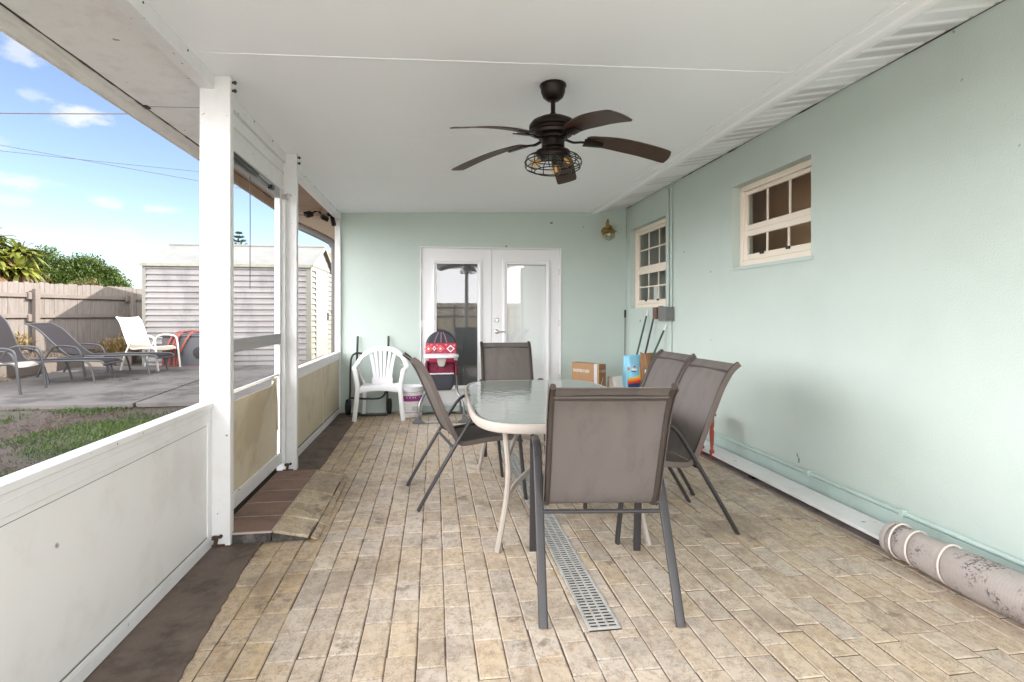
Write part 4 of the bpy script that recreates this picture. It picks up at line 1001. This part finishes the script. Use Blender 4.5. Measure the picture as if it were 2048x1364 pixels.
flat([(-.118,.62),(-.118,.67),(-.095,.65),(-.095,.625)], -.0935, 'orange', 'mark', bag)
T = thing('printed_sack', 'black and white printed brown sack behind the nearer right chairs', 'sack', (2.51, 6.20, .008), R(4))
b = MB(); b.grid(sackfn(.25,.17,.82,.04), 48, 14); b.add([sackfn(.25,.17,.82,.04)(k/48, .97) for k in range(48)], [tuple(range(48))]); bag = b.build('sack_body', 'cardd', T, sharp=60)
flat([(-.12,.40),(-.12,.64),(-.03,.62),(.12,.63),(.12,.40)], -.097, 'whitep', 'print_panel', bag); rr = random.Random(1); b = MB(); b2 = MB()
flat([(-.06,.63),(-.05,.73),(.12,.735),(.12,.63)], -.099, 'blackp', 'print_panel', bag)
for _ in range(60):
    x, z = rr.uniform(-.115,.11), rr.uniform(.41,.62); w, h = rr.uniform(.006,.02), rr.uniform(.004,.02)
    b.box(x, x+w, -.0995, -.0965, z, z+h)
for _ in range(26):
    x, z = rr.uniform(-.05,.11), rr.uniform(.64,.725); b2.box(x, x+.007, -.1015, -.0985, z, z+.006)
b.build('print_marks', 'blackp', bag); b2.build('print_marks', 'whitep', bag)
T = thing('beige_bag', 'small beige cloth bag on the floor left of the blue sack', 'bag', (2.17, 6.42, .008)); b = MB(); b.grid(sackfn(.20,.2,.53,.10), 40, 12); b.add([sackfn(.2,.2,.53,.10)(k/40, .97) for k in range(40)], [tuple(range(40))]); b.build('bag_body', 'rope', T, sharp=60)
T.scale = (1,1,1)
def pole(name, lab, cat, p0, p1, r, m, tip=None, grip=None):
    p0, p1 = Vector(p0), Vector(p1); t = thing(name, lab, cat, p0); d = p1-p0; L = d.length; n = d.normalized()
    e = L-(tip or 0)-(grip or 0)
    MB().tube([n*.0, n*e], r, 10).build('shaft', m, t)
    if tip: MB().tube([n*e, n*(e+tip*.25), n*L], [r*1.05, r*.8, r*.55], 10).build('tip', 'whitep', t)
    if grip: MB().tube([n*e, n*(e+.01), n*(L-.01), n*L], [r*1.1, r*1.7, r*1.7, r*.8], 10).build('grip', 'rubber', t)
    return t, n
def head(t, w, d, h, m, nm): MB().box(-w/2, w/2, -d/2, d/2, 0, h).build(nm, m, t, bevel=.01)
for nm, lab, p0, p1, tip, m in (('mop', 'dark green pole with white tip, leftmost of three leaning in the corner', (2.30,6.62,.02), (2.635,6.60,1.335), .075, 'green'),
    ('broom', 'near black broom pole leaning between the two green poles', (2.36,6.48,.02), (2.625,6.36,1.30), 0, 'black'),
    ('mop', 'dark green pole with white tip, rightmost and lowest of three leaning', (2.22,6.28,.02), (2.638,6.05,1.17), .075, 'green')):
    t, n = pole(nm, lab, 'pole', p0, p1, .0115, m, tip); head(t, .22, .07, .09, 'rope' if nm == 'mop' else 'strap', 'mop_head' if nm == 'mop' else 'bristles')
t, n = pole('squeegee', 'thin grey pole with black grip standing upright in the corner', 'pole', (2.58,7.30,.02), (2.615,7.375,1.345), .008, 'grey', grip=.11); head(t, .05, .05, .08, 'rubber', 'pole_foot')
# white scratch mark on the wall, tiny loose leaf bits on the floor
b = MB().obox((-.395, YB-.001, .62), (.10, .0016, .007), (0,.05,0)).obox((-.335, YB-.001, .617), (.018, .0016, .014), (0,.3,0)); hb(b, 'scuff_mark', 'whitep')
# ================================================================== THE YARD
# ---- downspout and flood lights at the wing corner
T = thing('downspout', 'taupe metal downspout curving down the outside wall corner', 'downspout', (-1.255, 7.50, .1))
MB().sweep(cr([(-.56,.02,2.36),(-.5,.02,2.335),(-.13,.015,2.16),(-.05,.01,2.08),(-.025,.0,1.95),(-.025,.0,1.0),(-.025,.0,.02)],7), .07, .095, lat=(0,1,0), n=14, e=4).build('pipe', 'brownpipe', T)
MB().box(-.075,.055,-.04,.04,1.2,1.23).build('strap', 'brownpipe', T)
T = thing('flood_light', 'twin head bronze flood light under the far roof corner', 'outdoor light', (-1.42, 7.1, cz(-1.42)-.004))
MB().lathe([(0,-.03),(.045,-.03),(.055,-.012),(.055,0),(0,0)], n=20).build('base_plate', 'soffb', T)
for s, (dx, dy, dz) in ((-1, (-.12,-.10,-.09)), (1, (.10,.06,-.11))):
    MB().tube([(0,0,-.025),(dx*.4,dy*.4,-.05)], .012, 8).obox((dx*.75,dy*.75,dz+.01), (.085,.10,.05), (R(25),R(20*s),R(30))).build('lamp_head', 'bronze', T, bevel=.012)
T = thing('security_camera', 'small dark camera hanging beside the far jamb', 'camera', (-1.30, 7.3, cz(-1.3)-.02))
MB().lathe([(0,-.05),(.035,-.045),(.05,-.02),(.045,0),(0,.016)], n=18).build('base_plate', 'bronze', T); MB().obox((.03,0,-.10), (.055,.06,.13), (0,R(-12),0)).build('body', 'bronze', T, bevel=.018, seg=3)
# ---- shed
M['sheddoor'] = mat('shed door paint', (.17,.167,.158), .6, var=.05, dirt=(.13,.13,.115), dirts=3)
K = 1.0177; SX0, SX1, SY0, SY1 = -5.53, -2.45, 11.52, 13.95; SZ0 = .24; SE = 2.26; SRZ = 2.76; SYM = (SY0+SY1)/2
T = thing('garden_shed', 'pale metal lap sided garden shed with white door in the gable', 'shed', ((SX0+SX1)/2, SYM, SZ0))
def shp(mb, n, m, par=None, **k):
    o = mb.build(n, m, None, **k); o.parent = par or T
    for v in o.data.vertices: v.co -= T.location
    return o
def laps(axis, a0, a1, p, sgn, z0, z1, h=.112):
    b = MB(); z = z0
    while z < z1-.01:
        t = min(z+h, z1); q = []
        for a in (a0, a1):
            pts = [(p+sgn*.034, z), (p+sgn*.034, z+.012), (p+sgn*.002, t), (p-sgn*.01, t), (p-sgn*.01, z)]
            q += [((a, s_, zz) if axis == 'X' else (s_, a, zz)) for s_, zz in pts]
        f = [(0,1,6,5),(1,2,7,6),(4,9,5,0)[::1],(2,3,8,7)]
        b.add(q, f if (axis == 'X') == (sgn < 0) else [x_[::-1] for x_ in f]); z = t
    return b
shp(laps('X', SX0+.06, SX1-.06, SY0, -1, SZ0+.02, SE), 'front_wall', 'vinyl', sharp=20)
shp(laps('Y', SY0+.05, SY0+.42, SX1, 1, SZ0+.02, SE-.02).add(*(lambda q: (q.v, q.f))(laps('Y', SY1-.62, SY1-.05, SX1, 1, SZ0+.02, SE-.02))), 'gable_wall', 'vinylc', sharp=20)
shp(MB().box(SX0+.02, SX1-.02, SY0+.012, SY1-.02, SZ0, SE).prism([(SX1-.012,SY0+.02,SE),(SX1-.012,SY1-.02,SE),(SX1-.012,SYM,SRZ-.05)], (-.02,0,0)).prism([(SX0+.03,SY0+.02,SE),(SX0+.03,SY1-.02,SE),(SX0+.03,SYM,SRZ-.05)], (-.02,0,0)), 'shell', 'vinylc')
b = MB()
for k in range(4):  # gable laps
    z = SE+.02+k*.105; w = (SRZ-.06-z)/(SRZ-.05-SE)*(SY1-SY0-.2)/2
    if w > .05: b.prism([(SX1-.01,SYM-w,z),(SX1-.01,SYM+w,z),(SX1-.01,SYM+w*.8,z+.1),(SX1-.01,SYM-w*.8,z+.1)], (.012,0,0))
shp(b, 'gable_siding', 'vinylc')
for x0, x1, y0, y1 in ((SX0, SX0+.07, SY0-.030, SY0+.02),(SX1-.07, SX1+.03, SY0-.031, SY0+.06),(SX1-.02, SX1+.03, SY1-.06, SY1+.01)):
    shp(MB().box(x0, x1, y0, y1, SZ0, SE-.006), 'corner_trim', 'vinylc', bevel=.004)
shp(MB().box(SX1+.0, SX1+.035, SY0+.44, SY1-.66, SZ0+.06, SE-.06), 'door', 'sheddoor', bevel=.006)
shp(MB().box(SX1+.036, SX1+.06, SY1-.80, SY1-.76, 1.15, 1.32), 'handle', 'black')
b = MB(); rx0, rx1 = SX0-.05, SX1+.06
b.prism([(rx0,SY0-.06,SE-.005),(rx0,SYM,SRZ),(rx0,SYM,SRZ-.03),(rx0,SY0-.06,SE-.035)], (rx1-rx0,0,0)); b.prism([(rx0,SY1+.06,SE-.005),(rx0,SYM,SRZ-.001),(rx0,SYM,SRZ-.031),(rx0,SY1+.06,SE-.035)], (rx1-rx0,0,0))
shp(b, 'roof', 'shedroof')
b = MB().tube([(rx0, SYM, SRZ+.01), (rx1, SYM, SRZ+.01)], .03, 8)
shp(b, 'ridge_cap', 'shedroof')
b = MB(); b.prism([(SX1+.062,SY0-.07,SE-.045),(SX1+.062,SYM,SRZ-.04),(SX1+.062,SYM,SRZ+.012),(SX1+.062,SY0-.07,SE+.006)], (.02,0,0)); b.prism([(SX1+.062,SY1+.07,SE-.045),(SX1+.062,SYM+.001,SRZ-.04),(SX1+.062,SYM+.001,SRZ+.012),(SX1+.062,SY1+.07,SE+.006)], (.02,0,0)); b.box(SX0-.04, SX1+.06, SY0-.075, SY0-.06, SE-.05, SE+.002)
shp(b, 'roof_trim', 'mossy')
# ---- picket fences
def fence(name, lab, A, B, ztop, hh, posts, side, seed, gap=.004, pwid=.092):
    A, B = Vector((A[0], A[1], 0)), Vector((B[0], B[1], 0)); d = (B-A); L = d.length; d.normalize(); nrm = Vector((-d.y, d.x, 0))*side
    pm = 'fencetan' if name == 'rear_fence' else 'fence'; t = thing(name, lab, 'fence', (A.x, A.y, ztop-hh)); rr = random.Random(seed); ang = math.atan2(d.y, d.x)
    b = MB(); s = 0
    loc = lambda s_, o, z: d*s_+nrm*o+Vector((0,0,z))
    while s < L:
        w = pwid*rr.uniform(.96,1.04); o = rr.uniform(-.003,.003); h = hh+rr.uniform(-.012,.014); e = .012; wv = rr.uniform(-.004,.004)
        pts = [loc(s,o,-.1), loc(s+w-gap,o,-.1), loc(s+w-gap+wv,o,h-e*2), loc(s+w-gap-e+wv,o,h), loc(s+e+wv,o,h), loc(s+wv,o,h-e*2)]
        b.prism(pts, nrm*.016); s += w
    b.build('pickets', pm, t)
    for z, h in ((hh-.24,.075),(hh-.62-.06*(hh>1.5),.075))+(((.18,.075),) if hh > 1.5 else ()):
        MB().obox(loc(L/2, .041, z), (L, .036, h), (0,0,ang)).build('rail', 'fencer', t, bevel=.004)
    for s in posts:
        MB().obox(loc(s, .062+.045, (hh-.12)/2-.06), (.088, .088, hh-.0), (0,0,ang)).build('post', 'fencer', t, bevel=.006)
        MB().obox(loc(s-.085, .06, hh-.25), (.07, .06, .13), (0,0,ang)).obox(loc(s-.085, .06, hh-.66), (.07, .06, .13), (0,0,ang)).build('bracket', 'fencer', t, bevel=.004)
    return t
# side fence left of the shed (the yard bank rises to its foot)
FA, FB = (-8.35, 8.6), (-6.02, 15.4)
fence('picket_fence', 'weathered wooden picket fence with posts left of the shed', FA, FB, 1.875, 1.35, (.9, 2.98, 5.05, 6.9), -1, 4)
fence('back_fence', 'weathered wooden fence behind the shed', (-6.0, 16.6), (9, 17.4), 2.0, 1.7, (2, 4.5, 7, 10), -1, 9, pwid=.14)
fence('rear_fence', 'tan wooden fence across the rear yard', (10, -12.6), (-12, -12.6), 1.85, 1.85, (3, 6, 9, 12, 15, 18), -1, 10, pwid=.14)
# plank edging of the raised bed under the fence
T = thing('bed_edging', 'low weathered plank edging below the picket fence', 'edging', (-6.5, 11.0, gz(-6.4, 11)))
MB().obox((.02, -.2, .13), (.05, 2.6, .28), (0,0,R(-16))).build('board', 'fencer', T, bevel=.006); MB().obox((-.42,-1.4,.1), (.09,.09,.3)).build('stake', 'fencer', T, bevel=.006); MB().obox((.42,1.0,.13), (.3,.3,.3), (0,0,.2)).build('stake', 'fencer', T, bevel=.006)

# ---- loungers and yard chairs
def make_lounger(lab, loc, rz, bang, m):
    t = thing('sun_lounger', lab, 'sun lounger', loc, rz, 'grey mesh sun loungers on the concrete slabs')
    bl = .78; bx, bz = -.05, .35; tip = (bx-bl*math.cos(bang), bz+bl*math.sin(bang))
    pth = cr([(1.28,0,.30),(1.22,0,.345),(1.0,0,.355),(.5,0,.35),(.1,0,.342),(bx,0,bz),(bx+.35*(tip[0]-bx),0,bz+.30*(tip[1]-bz)),(bx+.8*(tip[0]-bx),0,bz+.8*(tip[1]-bz)),(tip[0]-.07,0,tip[1]-.005)], 6)
    b = MB()
    for s in (-1, 1): b.sweep([(p.x, s*.27, p.z) for p in pth], .022, .028, n=10)
    b.tube([pth[0]+Vector((0,-.27,0)), pth[0]+Vector((0,.27,0))], .012, 8).tube([pth[-1]+Vector((0,-.27,0)), pth[-1]+Vector((0,.27,0))], .012, 8)
    b.build('side_frame', 'alu', t)
    def fn(p0, p1):
        def f(u, v):
            k = p0+(p1-p0)*u; i = min(int(k), len(pth)-2); q = pth[i].lerp(pth[i+1], k-i); return (q.x, (v-.5)*.53, q.z+.004-.012*math.sin(math.pi*v))
        return f
    MB().sheet(fn(0, 30), 24, 8, .004).build('seat', m, t, sharp=60); MB().sheet(fn(30, len(pth)-1), 16, 8, .004).build('backrest', m, t, sharp=60)
    for s in (-1, 1):
        for x in (1.12, .52): MB().sweep(cr([(x-.10,s*.27,.345),(x-.03,s*.28,.30),(x+.02,s*.285,.15),(x+.05,s*.29,0)],5), .022, .028, n=10).build('leg', 'alu', t)
        MB().sweep(cr([(-.52,s*.30,0),(-.42,s*.30,.25),(-.33,s*.30,.42),(-.24,s*.30,.50),(-.05,s*.30,.505),(.08,s*.30,.47),(.14,s*.30,.36)],5), .024, .030, n=10).build('armrest', 'alu', t)
        MB().sweep(cr([(.14,s*.30,.36),(.17,s*.30,.2),(.20,s*.30,0)],5), .024, .030, n=10).build('leg', 'alu', t)
    return t
make_lounger('grey mesh sun lounger with low backrest, farther of the two', (-5.72, 10.06, gz(-5.6,10)+.035), R(-2), R(42), 'mesh')
make_lounger('grey mesh sun lounger with upright backrest, nearer of the two', (-6.15, 9.22, gz(-5.9,9.2)+.035), R(3), R(66), 'mesh')
def make_armchair(lab, loc, rz, ms, mt, hh=.95):
    t = thing('garden_armchair', lab, 'chair', loc, rz)
    pth = cr([(.28,0,.37),(.22,0,.41),(.05,0,.405),(-.16,0,.39),(-.24,0,.46),(-.32,0,.65),(-.40,0,.86),(-.47,0,hh)], 6)
    def fn(p0, p1):
        def f(u, v):
            k = p0+(p1-p0)*u; i = min(int(k), len(pth)-2); q = pth[i].lerp(pth[i+1], k-i); return (q.x, (v-.5)*.47, q.z-.012*math.sin(math.pi*v))
        return f
    MB().sheet(fn(0, 19), 18, 6, .005).build('seat', ms, t, sharp=60); MB().sheet(fn(19, len(pth)-1), 18, 6, .005).build('backrest', ms, t, sharp=60)
    b = MB()
    for s in (-1, 1): b.sweep([(p.x, s*.245, p.z) for p in pth], .022, .028, n=10)
    b.build('side_frame', mt, t)
    for s in (-1, 1):
        MB().sweep(cr([(-.36,s*.275,0),(-.27,s*.275,.30),(-.14,s*.275,.54),(-.04,s*.275,.615),(.16,s*.275,.62),(.26,s*.275,.585),(.29,s*.275,.5)],5), .026, .030, n=10).build('armrest', mt, t)
        MB().sweep(cr([(.29,s*.275,.5),(.32,s*.275,.25),(.35,s*.275,0)],5), .026, .030, n=10).build('leg', mt, t)
    return t
make_armchair('ivory sling garden armchair in sunlight in front of the shed', (-5.0, 10.72, gz(-5,10.7)+.035), R(-14), 'ivory', 'ivoryt')
make_armchair('sand coloured garden armchair at the far left beside the loungers', (-5.72, 8.33, gz(-5.7,8.3)+.035), R(4), 'sand', 'alu', .92)
# ---- grey storage box with red straps
T = thing('storage_box', 'grey wheeled storage box draped with red straps beside the shed', 'box', (-4.52, 11.22, gz(-4.5,11.1)+.036), R(-3))
MB().prism([(-.46,-.18,0),(.46,-.18,0),(.46,-.18,.56),(-.46,-.18,.56)], (0,.36,0)).build('body', 'bin', T, bevel=.02)
MB().box(-.48,.48,-.195,.195,.561,.60).build('lid', 'bin', T, bevel=.012)
MB().lathe([(0,-.02),(.09,-.02),(.11,-.012),(.11,.012),(.09,.02),(0,.02)], (.22,-.205,.27), n=24, axis='Y').build('wheel', 'rubber', T)
rr = random.Random(5)
for k in range(4):
    x = (-.27,-.19,-.16,.02)[k]; b = MB(); sx = rr.uniform(-.34,-.05)*(.5 if k > 3 else 1)
    b.sweep(cr([(x+.2,.05,.625+rr.uniform(0,.05)),(x+.1,-.10,.64+rr.uniform(0,.03)),(x+.03,-.205,.60),(x+sx*.4,-.225,.40),(x+sx*.8,-.22,.2),(x+sx,-.21,.03+.04*rr.random())],6), .035, .008, lat=(1,0,0), n=8)
    b.build('strap', 'strap', T)
b = MB(); b.sweep(cr([(-.55,-.26,.02),(-.3,-.235,.035),(-.05,-.25,.02),(.2,-.235,.03)],6), .03, .012, lat=(0,1,0), n=8); b.sweep(cr([(-.2,-.05,.63),(0,.0,.67),(.2,-.06,.65),(.4,0,.63)],6), .05, .03, lat=(0,1,0), n=8); b.build('strap', 'strap', T)

# ---- vegetation
def leafquad(b, p, d, up, L, w, tint, fold=.25):
    d = d.normalized(); s = d.cross(up)
    if s.length < 1e-3: s = d.orthogonal()
    s.normalize(); n = s.cross(d); b.cur = tint
    b.add([p, p+d*L*.45+s*w/2+n*w*fold, p+d*L, p+d*L*.45-s*w/2+n*w*fold, p+d*L*.5], [(0,4,1),(1,4,2),(2,4,3),(3,4,0)] if False else [(0,1,2,3)])
def rdir(rr, zmin=-1):
    while True:
        v = Vector((rr.uniform(-1,1), rr.uniform(-1,1), rr.uniform(zmin,1)))
        if .05 < v.length < 1: return v.normalized()
def tree(lab, x, y, zb, h, blobs, leafm, n, L, seed, tr=.12):
    rr = random.Random(seed); t = thing('tree', lab, 'tree', (x, y, zb), 0, 'leafy trees beyond the fence')
    b = MB(); top = Vector((0,0,h*.55)); b.tube(cr([(0,0,-.3),(.05,.03,h*.2),(-.04,0,h*.4),(0,0,h*.55)],4), [tr*(1-.5*i/12) for i in range(13)], 8)
    for c, r in blobs:
        c = Vector(c); b.tube(cr([Vector((0,0,h*.3)), Vector((0,0,h*.3)).lerp(c,.5)+Vector((0,0,.1)), c],4), [tr*.45*(1-.7*i/8) for i in range(9)], 6)
    b.build('trunk', 'trunk', t)
    b = MB(); tot = sum(r**2 for c, r in blobs)
    for c, r in blobs:
        c = Vector(c); nc = int(n*r*r/tot/14)
        for _ in range(nc):
            v = rdir(rr, -.75); q = c+v*r*rr.uniform(.55, 1.08)*Vector((1,1,.85)).length/1.7*1.15; tb = rr.uniform(.1,.9)
            for _ in range(14):
                dd = (v*.6+rdir(rr)).normalized(); leafquad(b, q+rdir(rr)*L*1.3, dd, Vector((0,0,1)), L*rr.uniform(.7,1.3), L*.5, max(0,min(1,tb+rr.uniform(-.25,.25))))
    b.build('crown', leafm, t, attr='tint', sharp=180)
    return t
tree('dense green tree right behind the yellow palm', -15.7, 25.0, .5, 4.2, [((0,0,2.6),.72),((.65,.3,2.2),.62),((-.8,.2,2.5),.7),((.2,-.2,1.8),.85),((1.0,0,1.6),.6),((-.9,.1,1.7),.8)], 'leaf', 26000, .12, 1)
tree('round green tree rising above the middle of the fence', -14.75, 26.0, .5, 4.2, [((0,0,2.55),.66),((-.6,0,2.2),.6),((.6,.2,2.15),.62),((1.15,0,1.6),.6),((.1,0,1.7),.85)], 'leaf', 26000, .12, 2)
tree('low olive bush with brownish leaves above the fence', -12.75, 22.8, .3, 3.0, [((0,0,1.55),.60),((.55,.1,1.35),.5),((-.55,0,1.45),.55),((.95,0,1.1),.42)], 'leaf2', 11000, .10, 3)
# strap leaved palm
rr = random.Random(21); PX, PY = -10.75, 15.2
T = thing('palm_tree', 'yellow green strap leaved palm with dry skirt at the far left', 'palm', (PX, PY, .35))
b = MB()
for k, (dx, dy, h) in enumerate(((0,0,2.6),(.5,.2,2.1),(-.5,-.1,2.3),(.2,-.35,1.7))): b.tube(cr([(dx*.3,dy*.3,-.3),(dx*.7,dy*.7,h*.5),(dx,dy,h)],5), .07, 8)
b.build('trunk', 'trunk', T)
gb, db = MB(), MB()
heads = [Vector(h) for h in ((0,0,2.75),(.55,.2,2.45),(-.55,-.1,2.4),(.3,-.35,2.15),(-.2,.35,2.0),(.75,-.1,1.95),(-.75,.2,1.9),(.05,-.3,2.5))]
def strap(b, c, d, L, w, drop, tint, rr):
    P = []; d = d.normalized()
    for i in range(7):
        u = i/6; P.append(c+d*L*u+Vector((0,0,-drop*u*u)))
    s = d.cross(Vector((0,0,1))); s = (s if s.length > .05 else Vector((1,0,0))).normalized(); b.cur = tint; o = []
    for i, p in enumerate(P): ww = w*(.55+.9*(i/6)*(1-(i/6))*1.6)*(1 if i < 6 else .1); o += [p+s*ww/2, p+Vector((0,0,-.015)), p-s*ww/2]
    b.add(o, [q for i in range(6) for q in ((3*i,3*i+1,3*i+4,3*i+3),(3*i+1,3*i+2,3*i+5,3*i+4))])
for h in heads:
    for _ in range(95):
        v = rdir(rr, -.25); strap(gb, h+v*.05, v+Vector((0,0,.35)), rr.uniform(.38,.62), rr.uniform(.085,.125), rr.uniform(.15,.5), rr.uniform(0,1), rr)
    for _ in range(45):
        v = rdir(rr, -.5); v.z = -abs(v.z)*.6-.1; strap(db, h+Vector((0,0,-.25))+v*.05, v, rr.uniform(.5,.85), rr.uniform(.06,.10), rr.uniform(.35,.7), rr.uniform(0,1), rr)
gb.build('crown', 'palm', T, attr='tint', sharp=180); db.build('dry_leaves', 'dead', T, attr='tint', sharp=180)
# norfolk pine far behind the shed
rr = random.Random(31); T = thing('pine_tree', 'tiered pine rising far behind the shed roof', 'tree', (-13.15, 40.0, .45))
MB().tube([(0,0,0),(0,0,6.75)], [.14,.015], 8).build('trunk', 'trunk', T); b = MB()
for k in range(17):
    z = 1.6+k*.295; r = 2.3*(1-(z-1.6)/4.9)+.05
    for a in range(9):
        an = a*2*math.pi/9+k; d = Vector((math.cos(an), math.sin(an), .28))
        for i in range(10):
            p = Vector((0,0,z))+d*r*(i+1)/10; 
            for _ in range(3): leafquad(b, p, d+rdir(rr)*.7+Vector((0,0,.3)), Vector((0,0,1)), .17, .05, rr.random())
b.build('crown', 'pine', T, attr='tint', sharp=180)
# neighbour house with terracotta roof beyond the fences
T = thing('neighbour_house', 'neighbouring house with orange tiled roof beyond the shed', 'house', (-6.2, 26, .2))
MB().box(-1.7, 6.5, 0, 6, 0, 2.0).build('wall', 'vinylc', T); MB().prism([(-2.0,-.4,1.9),(-2.0,6.4,1.9),(-2.0,3,4.2)], (9,0,0)).build('roof', 'brick', T)
# weeds and dry plants along the fence foot
rr = random.Random(41)
def weed(lab, x, y, h, n, m, seed):
    t = thing('shrub', lab, 'shrub', (x, y, gz(x, y))); b = MB(); rr = random.Random(seed)
    for _ in range(n):
        v = rdir(rr, 0); v.z += .5; v.normalize(); L = h*rr.uniform(.3,1); p = v*L*Vector((1,1,1)).length/1.73
        for _ in range(4): leafquad(b, p+rdir(rr)*.05, v+rdir(rr)*.8, Vector((0,0,1)), rr.uniform(.05,.1), .03, rr.random())
    b.build('leaves', m, t, attr='tint', sharp=180); s = MB()
    for _ in range(14): v = rdir(rr, .1); s.tube([(0,0,-.02), v*h*.5+Vector((0,0,h*.2)), v*h*.9], .004, 4)
    s.build('stem', 'trunk', t)
weed('dry yellowing shrub against the fence beside the shed', -6.2, 12.2, .55, 320, 'weed', 3)
weed('small dry weed at the foot of the picket fence near the post', -7.35, 10.9, .35, 120, 'weed', 5)
# grass: short patchy blades, straw beyond the slabs
rr = random.Random(51); gbm, sbm = MB(), MB()
from mathutils import noise as mn
for _ in range(120000):
    x, y = rr.uniform(-8.5,-1.32), rr.uniform(1.2,7.28)
    if x < -y*.93+.2-.9: continue
    k = mn.noise((x*1.1, y*1.1, 0))+.5*mn.noise((x*3, y*3, 4))
    p = Vector((x, y, gz(x, y)-.005)); v = Vector((rr.uniform(-1,1), rr.uniform(-1,1), rr.uniform(.3,1.2)))
    if k > -.06+rr.uniform(-.25,.25):
        leafquad(gbm, p, v, Vector((0,0,1)), rr.uniform(.03,.075), rr.uniform(.006,.012), max(0,min(1,.5+k+rr.uniform(-.4,.4))))
    elif rr.random() < .55:
        v.z *= .4; leafquad(sbm, p, v, Vector((0,0,1)), rr.uniform(.02,.06), rr.uniform(.004,.01), rr.random())
for _ in range(9000):
    x, y = rr.uniform(-9.5,-6.3), rr.uniform(7,13); p = Vector((x, y, gz(x, y)-.005)); v = Vector((rr.uniform(-1,1), rr.uniform(-1,1), rr.uniform(.2,1)))
    leafquad(sbm, p, v, Vector((0,0,1)), rr.uniform(.04,.10), rr.uniform(.008,.016), rr.random())
for cx, cy, r in ((-4.6,9.37,.3),(-3.9,9.37,.15),(-4.60,10.2,.15),(-3.6,8.6,.1),(-3.6,7.9,.2),(-5.2,9.37,.2),(-2.5,9.38,.2)):
    for _ in range(160):
        p = Vector((cx+rr.gauss(0,r), cy+rr.gauss(0,.03), gz(cx,cy)+.02)); v = Vector((rr.uniform(-1,1), rr.uniform(-1,1), rr.uniform(.4,1.2))); leafquad(gbm, p, v, Vector((0,0,1)), rr.uniform(.03,.08), .01, rr.random())
stuff(gbm.build('grass', 'grass', attr='tint', sharp=180), 'short patchy green grass on the lawn beyond the low wall', 'grass')
stuff(sbm.build('dry_grass', 'straw', attr='tint', sharp=180), 'dry straw coloured grass and litter on the yard soil', 'grass')
# leaf litter mound beside the shed, seen over the far panel wall
b = MB(); b.grid(lambda u, v: (-2.7+1.5*u, 10.9+1.6*v, gz(-2,11)+.03+.16*math.sin(u*math.pi)*math.sin(v*math.pi)*(1+.4*mn.noise((u*6,v*6,1)))), 24, 24)
stuff(b.build('leaf_litter', 'litter'), 'brown leaf litter heaped at the shed corner', 'leaf litter')
# overhead cables
def cable(lab, a, bb, sag, r):
    t = thing('overhead_cable', lab, 'cable', a); a, bb = Vector(a), Vector(bb)
    MB().tube([(bb-a)*(i/30)+Vector((0,0,-sag*4*(i/30)*(1-i/30))) for i in range(31)], r, 6).build('cable', 'wire', t)
cable('uppermost dark overhead cable crossing the sky', (-19.0, 13.4, 5.60), (1.0, 18.0, 8.2), .45, .013)
cable('middle overhead cable slanting down to the right', (-24.0, 17.0, 8.0), (0, 20.0, 4.6), .1, .008)
cable('lowest thin overhead cable crossing the sky', (-24.0, 17.0, 6.95), (2.0, 22.0, 6.0), .25, .008)
